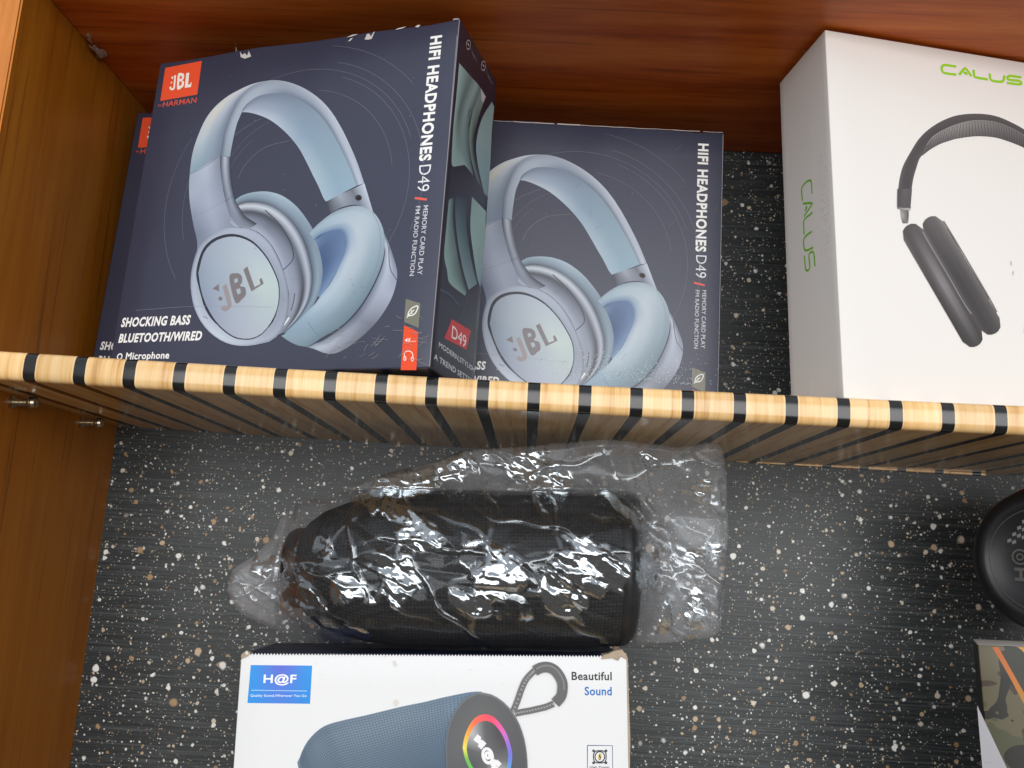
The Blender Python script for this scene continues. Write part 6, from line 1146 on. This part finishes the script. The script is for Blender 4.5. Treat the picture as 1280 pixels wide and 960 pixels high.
chunk(bm, [(.2315, .1985), (.2325, .2015), (.2365, .2020), (.2400, .2035), (.2445, .2045), (.2460, .2030), (.2478, .2010), (.2486, .1980), (.2460, .1990), (.2445, .2000), (.2420, .1975), (.2380, .1985)], -.0008, .006)
bm_obj('crushed_corner', bm, M['raw_card'], fb); bm = bmesh.new()
chunk(bm, [(.2474, .2005), (.2490, .1995), (.2489, .170), (.2492, .150), (.2486, .125), (.2477, .125), (.2476, .160)], .0006, .0030, .0003)
bm_obj('worn_edge', bm, M['raw_card'], fb); bm = bmesh.new()
chunk(bm, [(.0004, .1975), (.0000, .2005), (.0030, .2022), (.0062, .2005), (.0050, .1988)], -.0005, .005)
bm_obj('crushed_corner', bm, M['raw_card'], fb)
fb.rotation_euler = rot_of(.05236, .047, .02915)

# --- camouflage carton, right edge of the frame
kb = thing('speaker_box', 'camouflage printed speaker carton with a rainbow diagonal stripe, at the right', 'carton', (.6535, .055, -.3559))
bm = carton(.2, .055, .212, 0, lambda n: 0 if n.y < -.7 else (2 if n.z > .7 else 1), bev=.0007, seed=5)
cm = bm_obj('carton', bm, [M['camo'], M['rubber'], M['white_card']], kb, True); cm.modifiers.new('edge', 'EDGE_SPLIT').split_angle = rad(40)
art('camo_panels', 'printed_panels', M['ink'], kb, FRONT)
kb.rotation_euler = rot_of(-.40, .047, 0)

# --- round speaker on the camouflage carton
rsp = thing('round_speaker', 'black round ended speaker with red fabric body, on the camouflage carton', 'speaker', (.6975, .072, -.0890))
R0 = .0485
bm = bmesh.new()
lathe(bm, [(.010, R0 * .985), (.014, R0 * 1.03), (.026, R0 * 1.085), (.09, R0 * 1.085), (.105, R0 * 1.02), (.112, R0 * .985)], 72)
bm_obj('fabric_body', bm, M['red_mesh'], rsp, True).modifiers.new('e', 'EDGE_SPLIT').split_angle = rad(50)
bm = bmesh.new()
lathe(bm, [(.0125, R0 * .99), (.009, R0 * .998), (.004, R0 * .985), (-.002, R0 * .93), (-.005, R0 * .86), (-.0062, R0 * .78), (-.0055, R0 * .72), (-.004, R0 * .70), (-.0038, R0 * .3), (-.0038, .0002)], 96)
bm_obj('rubber_ring', bm, M['rubber'], rsp, True)
bm = bmesh.new()
lathe(bm, [(.112, R0 * .985), (.118, R0 * .95), (.120, R0 * .8)], 64)
bm_obj('rear_ring', bm, M['rubber'], rsp, True)
capF = Matrix(((0, 1, 0, -.0042), (-1, 0, 0, 0), (0, 0, 1, 0), (0, 0, 0, 1)))
a = Art()
circ = [(34.0 * math.cos(t), 34.0 * math.sin(t)) for t in np.linspace(0, 2 * math.pi, 60)]
b0 = Art(); b0.k = 0
ringa = [('S', circ, .7, (74, 74, 74), 0)]
for p in ringa: a.prim(p)
nring = len(a.v)
GREY = (86, 84, 80)
# H@F reading upwards
def H_(y): return [('S', [(-3.5, y), (4.5, y)], 2.2, GREY, 0), ('S', [(-3.5, y + 6.5), (4.5, y + 6.5)], 2.2, GREY, 0), ('S', [(.5, y), (.5, y + 6.5)], 2.0, GREY, 0)]
for p in H_(-13): a.prim(p)
a.prim(('S', [(4.6 * math.cos(t) + .5, 4.6 * math.sin(t) + 1.6) for t in np.linspace(-.6, 5.4, 24)], 1.2, GREY, 0))
a.prim(('S', [(1.9 * math.cos(t) + .5, 1.9 * math.sin(t) + 1.6) for t in np.linspace(0, 6.28, 16)], 1.0, GREY, 0))
a.v = [(x - (15 if i >= nring else 0), hh, y) for i, (x, hh, y) in enumerate(a.v)]
a.build('emblem', M['ink'], rsp, capF)
# woven emblem plate: small tiles
a = Art()
for i in range(8):
    for j in range(6):
        x = -22 + i * 3.1 + j * .2; y = 8.0 + j * 2.6 + i * 1.7
        if y > 26 or x > 3 or j > i + 1: continue
        g = 120 if (i + j) % 2 else 38
        a.prim(('P', [(x, y), (x + 2.6, y + 1.0), (x + 2.6, y + 3.2), (x, y + 2.2)], (g, g, g), 0))
a.build('woven_plate', M['ink'], rsp, capF)
rsp.rotation_euler = (0, rad(-2), math.atan2(.67, .74))

# ------------------------------------------------------------------ bagged speaker on the white speaker carton
SCX, SCY, SCZ, SR, SL = .311, .109, -.1175, .0520, .242
tiltv = .047
sp = thing('cylinder_speaker', 'black mesh cylinder speaker lying inside the clear plastic bag', 'speaker', (SCX, SCY, SCZ))
bm = bmesh.new()
h = SL / 2
lathe(bm, [(-h + .012, SR * .52), (-h + .016, SR * .62), (-h + .026, SR * .76), (-h + .042, SR * .88), (-h + .060, SR * .96), (-h + .080, SR), (h - .03, SR), (h - .012, SR * .975)], 72)
bm_obj('mesh_body', bm, M['black_mesh'], sp, True).modifiers.new('e', 'EDGE_SPLIT').split_angle = rad(50)
for s_, k_ in ((-1, .54), (1, 1)):
    bm = bmesh.new()
    lathe(bm, [(s_ * (h - .0125), SR * .985 * k_), (s_ * (h - .006), SR * .97 * k_), (s_ * (h - .0015), SR * .88 * k_), (s_ * h, SR * .76 * k_), (s_ * (h - .002), SR * .70 * k_), (s_ * (h - .003), SR * .1)], 64)
    bm_obj('end_cap', bm, M['rubber'], sp, True)
sp.rotation_euler = (rad(52), -math.atan(tiltv), rad(1.5))

OUT = [(154.3, -140.7), (156.6, -126.5), (167.8, -116.0), (177.7, -103.3), (182.9, -88.6), (194.4, -79.0), (215.2, -71.1), (239.7, -59.6), (264.6, -51.5), (289.6, -44.4), (311.7, -34.7), (342.8, -31.2), (376.6, -27.1), (410.4, -22.9), (438.7, -23.7), (461.3, -24.1), (478.1, -20.6), (488.3, -21.3), (492.9, -31.5), (496.6, -56.5), (499.7, -81.2), (497.3, -111.2), (495.4, -138.1), (491.3, -152.6), (476.2, -156.6), (462.2, -159.0), (437.3, -162.1), (421.2, -165.1), (383.3, -169.4), (339.9, -171.5), (285.4, -173.1), (247.0, -173.8), (219.4, -172.3), (191.2, -167.5), (172.6, -160.1), (161.9, -153.2)]
PATCH = [(284.8, -55.8, 40.7, 10.8, 22), (273.4, -83.4, 21.7, 5.4, -15), (288.0, -97.4, 15.2, 9.2, -10), (278.1, -122.6, 19.0, 16.3, -20), (339.7, -119.1, 27.1, 14.1, -35), (323.9, -138.1, 18.4, 5.4, -20), (221.2, -104.9, 11.9, 6.0, -30), (188.8, -119.9, 16.3, 8.1, 20), (210.3, -141.6, 18.4, 13.0, 0), (242.6, -133.0, 8.7, 11.9, -30), (362.6, -48.2, 22.8, 10.8, -15), (440.1, -36.9, 9.8, 4.3, -30), (469.1, -55.8, 17.4, 13.6, -10), (397.7, -110.0, 25.0, 14.1, -35), (440.5, -108.6, 9.2, 17.4, -25), (478.3, -96.6, 15.2, 4.9, 20), (419.1, -70.4, 16.3, 4.9, -45), (226.3, -158.1, 21.7, 7.6, -25), (251.5, -160.7, 15.2, 4.9, -15), (455.5, -140.2, 6.5, 11.9, -20), (380.6, -130.2, 16.3, 11.9, -40), (475.3, -137.5, 8.7, 18.4, 0)]
def bag():
    rng = np.random.default_rng(12)
    out = resample(OUT + [OUT[0]], 420)[:-1]
    out += rng.normal(0, .25, out.shape)
    step = 1.0
    xs = np.arange(150, 503, step); zs = np.arange(-178, -16, step)
    X, Z = np.meshgrid(xs, zs)
    # distance to the outline and inside test
    P = np.c_[X.ravel(), Z.ravel()]
    A = out; B = np.roll(out, -1, 0)
    dist = np.full(len(P), 1e9); ins = np.zeros(len(P), bool)
    for a, b in zip(A, B):
        d = b - a; t = np.clip(((P - a) @ d) / (d @ d), 0, 1)
        dist = np.minimum(dist, np.hypot(*(P - a - t[:, None] * d).T))
        c = (a[1] > P[:, 1]) != (b[1] > P[:, 1])
        with np.errstate(divide='ignore', invalid='ignore'):
            xi = a[0] + (P[:, 1] - a[1]) / (b[1] - a[1]) * d[0]
        ins ^= c & (P[:, 0] < xi)
    dist = np.where(ins, dist, 0).reshape(X.shape)
    # thickness of the speaker as seen from the front (mm)
    xc = X - SCX * 1e3; zc = Z - (SCZ * 1e3 + tiltv * xc)
    ax = np.clip(1 - (np.maximum(np.abs(xc) - (SL * 500 - 9), 0) / 11) ** 2, 0, 1) * np.clip(1 - (np.maximum(-xc - (SL * 500 - 76), 0) / 80) ** 2, 0, 1)
    Rr = (SR * 1e3 + 2.2)
    spk = np.sqrt(np.clip(Rr ** 2 - zc ** 2, 0, None)) * np.sqrt(ax)
    tent = 10 * np.exp(-((X - 200) / 60.) ** 2) + 9 * np.exp(-((X - 440) / 50.) ** 2 - ((Z + 120) / 40.) ** 2) + 4
    T = np.maximum(spk, tent * np.clip(dist / 16, 0, 1) ** .6)
    S = T.copy()
    for _ in range(260):
        S[1:-1, 1:-1] = .25 * (S[2:, 1:-1] + S[:-2, 1:-1] + S[1:-1, 2:] + S[1:-1, :-2])
        S = np.maximum(S, spk)
    base = S * np.clip(dist / 5., 0, 1) ** .5
    base = np.maximum(base, np.where(dist > 0, spk, 0))
    # crumple: facets from random heights on a Delaunay net, in several sizes, plus long creases
    def facets(nsp, amp, ax_=1.0, rot=0.):
        n = int(353 * 162 / nsp ** 2)
        q = np.c_[rng.uniform(140, 513, n), rng.uniform(-190, -5, n)]
        q = np.vstack([q, [[130, -200], [520, -200], [520, 5], [130, 5]]])
        hh = rng.normal(0, 1, len(q))
        c, s = math.cos(rot), math.sin(rot)
        qq = np.c_[(q[:, 0] * c + q[:, 1] * s) / ax_, -q[:, 0] * s + q[:, 1] * c]
        r = delaunay_2d_cdt([Vector(v) for v in qq], [], [], 0, 1e-6)
        vv = np.array([[v.x, v.y] for v in r[0]]); orig = [o[0] if o else 0 for o in r[3]]
        hv = hh[orig]
        U = (X * c + Z * s) / ax_; V = -X * s + Z * c
        res = np.zeros_like(X)
        for tri in r[2]:
            if len(tri) != 3: continue
            a, b, d = vv[tri[0]], vv[tri[1]], vv[tri[2]]
            det = (b[0] - a[0]) * (d[1] - a[1]) - (d[0] - a[0]) * (b[1] - a[1])
            if abs(det) < 1e-9: continue
            q3 = np.array([[p[0] * ax_ * c - p[1] * s, p[0] * ax_ * s + p[1] * c] for p in (a, b, d)])
            i0 = max(0, int((q3[:, 0].min() - xs[0]) / step) - 1); i1 = min(len(xs), int((q3[:, 0].max() - xs[0]) / step) + 2)
            j0 = max(0, int((q3[:, 1].min() - zs[0]) / step) - 1); j1 = min(len(zs), int((q3[:, 1].max() - zs[0]) / step) + 2)
            if i1 <= i0 or j1 <= j0: continue
            u = U[j0:j1, i0:i1]; w = V[j0:j1, i0:i1]
            l1 = ((u - a[0]) * (d[1] - a[1]) - (d[0] - a[0]) * (w - a[1])) / det
            l2 = ((b[0] - a[0]) * (w - a[1]) - (u - a[0]) * (b[1] - a[1])) / det
            m = (l1 >= -1e-6) & (l2 >= -1e-6) & (l1 + l2 <= 1 + 1e-6)
            res[j0:j1, i0:i1][m] = (hv[tri[0]] + l1 * (hv[tri[1]] - hv[tri[0]]) + l2 * (hv[tri[2]] - hv[tri[0]]))[m]
        return res * amp
    def sheet(sign, seed):
        nonlocal rng
        rng = np.random.default_rng(seed)
        cr = np.zeros_like(X); edge = facets(9, .16) + facets(4, .10)
        sh = 0 if sign < 0 else 24
        for px, pz, pa, pb, pr in PATCH:
            c, s = math.cos(rad(pr)), math.sin(rad(pr))
            U = (X - px - sh) * c + (Z - pz) * s; V = -(X - px - sh) * s + (Z - pz) * c
            r2 = np.sqrt((U / pa) ** 2 + (V / pb) ** 2) + edge * 1.6
            cr = np.maximum(cr, np.clip((1.12 - r2) / .22, 0, 1))
        fine = facets(7.5, 1.0, 1.7, -.5) + facets(4.0, .65, 1.6, -.4) + facets(2.4, .30, 1.5, .5)
        ridge = np.zeros_like(X)
        d = facets(42, 3.8, 2.0, -.35) + facets(17, 1.5, 2.2, -.5) + fine * (cr + .05) + cr * .8
        cr = cr * np.where((X < 226) & (X > 184), .35, 1.0)
        for k in range(40):          # long stretched creases
            x0, z0 = rng.uniform(160, 490), rng.uniform(-165, -30); an = rng.normal(-.35, .75) ; L = rng.uniform(18, 75)
            ux, uz = math.cos(an), math.sin(an)
            al = (X - x0) * ux + (Z - z0) * uz; ac = -(X - x0) * uz + (Z - z0) * ux + 3.2 * np.sin(al / 13 + k) + 1.2 * np.sin(al / 4.7 + 2 * k)
            rg = np.clip(1 - np.abs(ac) / rng.uniform(1.6, 3.6), 0, 1) * np.exp(-(al / L) ** 4)
            d += rng.uniform(.6, 2.2) * rg; ridge = np.maximum(ridge, np.clip(rg * 2, 0, 1))
        d = d - np.percentile(d, 12)
        d = np.where(d < 0, d * .25, d)
        over = np.clip(spk / 12, 0, 1)
        hz = .03 + .06 * cr + .24 * (1 - over) + .11 * np.clip((222 - X) / 40, 0, 1)
        return base + d * np.clip(dist / 4., 0, 1) * (.9 - .15 * over) + .3, hz, np.maximum(cr, ridge * .30)
    def bil(F, p):
        u = np.clip((p[:, 0] - xs[0]) / step, 0, len(xs) - 1.001); v = np.clip((p[:, 1] - zs[0]) / step, 0, len(zs) - 1.001)
        i = u.astype(int); j = v.astype(int); fu = u - i; fv = v - j
        return F[j, i] * (1 - fu) * (1 - fv) + F[j, i + 1] * fu * (1 - fv) + F[j + 1, i] * (1 - fu) * fv + F[j + 1, i + 1] * fu * fv
    inner = P[(dist.ravel() > .8)]
    pts = np.vstack([out, inner]); nb = len(out)
    r = delaunay_2d_cdt([Vector(v) for v in pts], [(i, (i + 1) % nb) for i in range(nb)], [list(range(nb))], 1, 1e-6)
    v2 = np.array([[v.x, v.y] for v in r[0]])
    yc = SCY * 1e3 - 2
    F1, H1, K1 = sheet(-1, 21); F2, H2, K2 = sheet(1, 22)
    isb = np.array([any(o_ < nb for o_ in o) if o else False for o in r[3]])
    wav = 3.0 * np.sin(v2[:, 0] / 23.) + 2.0 * np.sin(v2[:, 1] / 15. + 1) + (v2[:, 0] > 425) * (v2[:, 0] - 425) * .08
    wav = wav - np.maximum(0, v2[:, 1] + 72) * .32 - np.maximum(0, 200 - v2[:, 0]) * .35
    y1 = yc + wav * np.clip(1 - bil(spk, v2) / 8, 0, 1) - np.where(isb, 0, bil(F1, v2))
    y2 = yc + wav * np.clip(1 - bil(spk, v2) / 8, 0, 1) + np.where(isb, 0, bil(F2, v2))
    n = len(v2)
    idx2 = np.where(isb, np.arange(n), np.arange(n) + n)
    verts = [(x / 1e3, y / 1e3, z / 1e3) for (x, z), y in zip(v2, y1)] + [(x / 1e3, y / 1e3, z / 1e3) for (x, z), y in zip(v2, y2)]
    faces = [tuple(f) for f in r[2]] + [tuple(int(idx2[i]) for i in f[::-1]) for f in r[2]]
    me = bpy.data.meshes.new('plastic_bag'); me.from_pydata(verts, [], faces); me.update()
    at = me.attributes.new('Haze', 'FLOAT', 'POINT'); at.data.foreach_set('value', np.r_[bil(H1, v2), bil(H2, v2)].astype(np.float32))
    at = me.attributes.new('Crumple', 'FLOAT', 'POINT'); at.data.foreach_set('value', np.r_[bil(K1, v2), bil(K2, v2) * .6].astype(np.float32))
    b2 = bmesh.new(); b2.from_mesh(me)
    bmesh.ops.delete(b2, geom=[v for v in b2.verts if not v.link_faces], context='VERTS')
    b2.to_mesh(me); b2.free()
    o = mesh_obj('plastic_bag', me, M['film'], None, True)
    tag(o, 'crumpled clear plastic bag wrapped around the black cylinder speaker', 'bag')
    return o
bag()
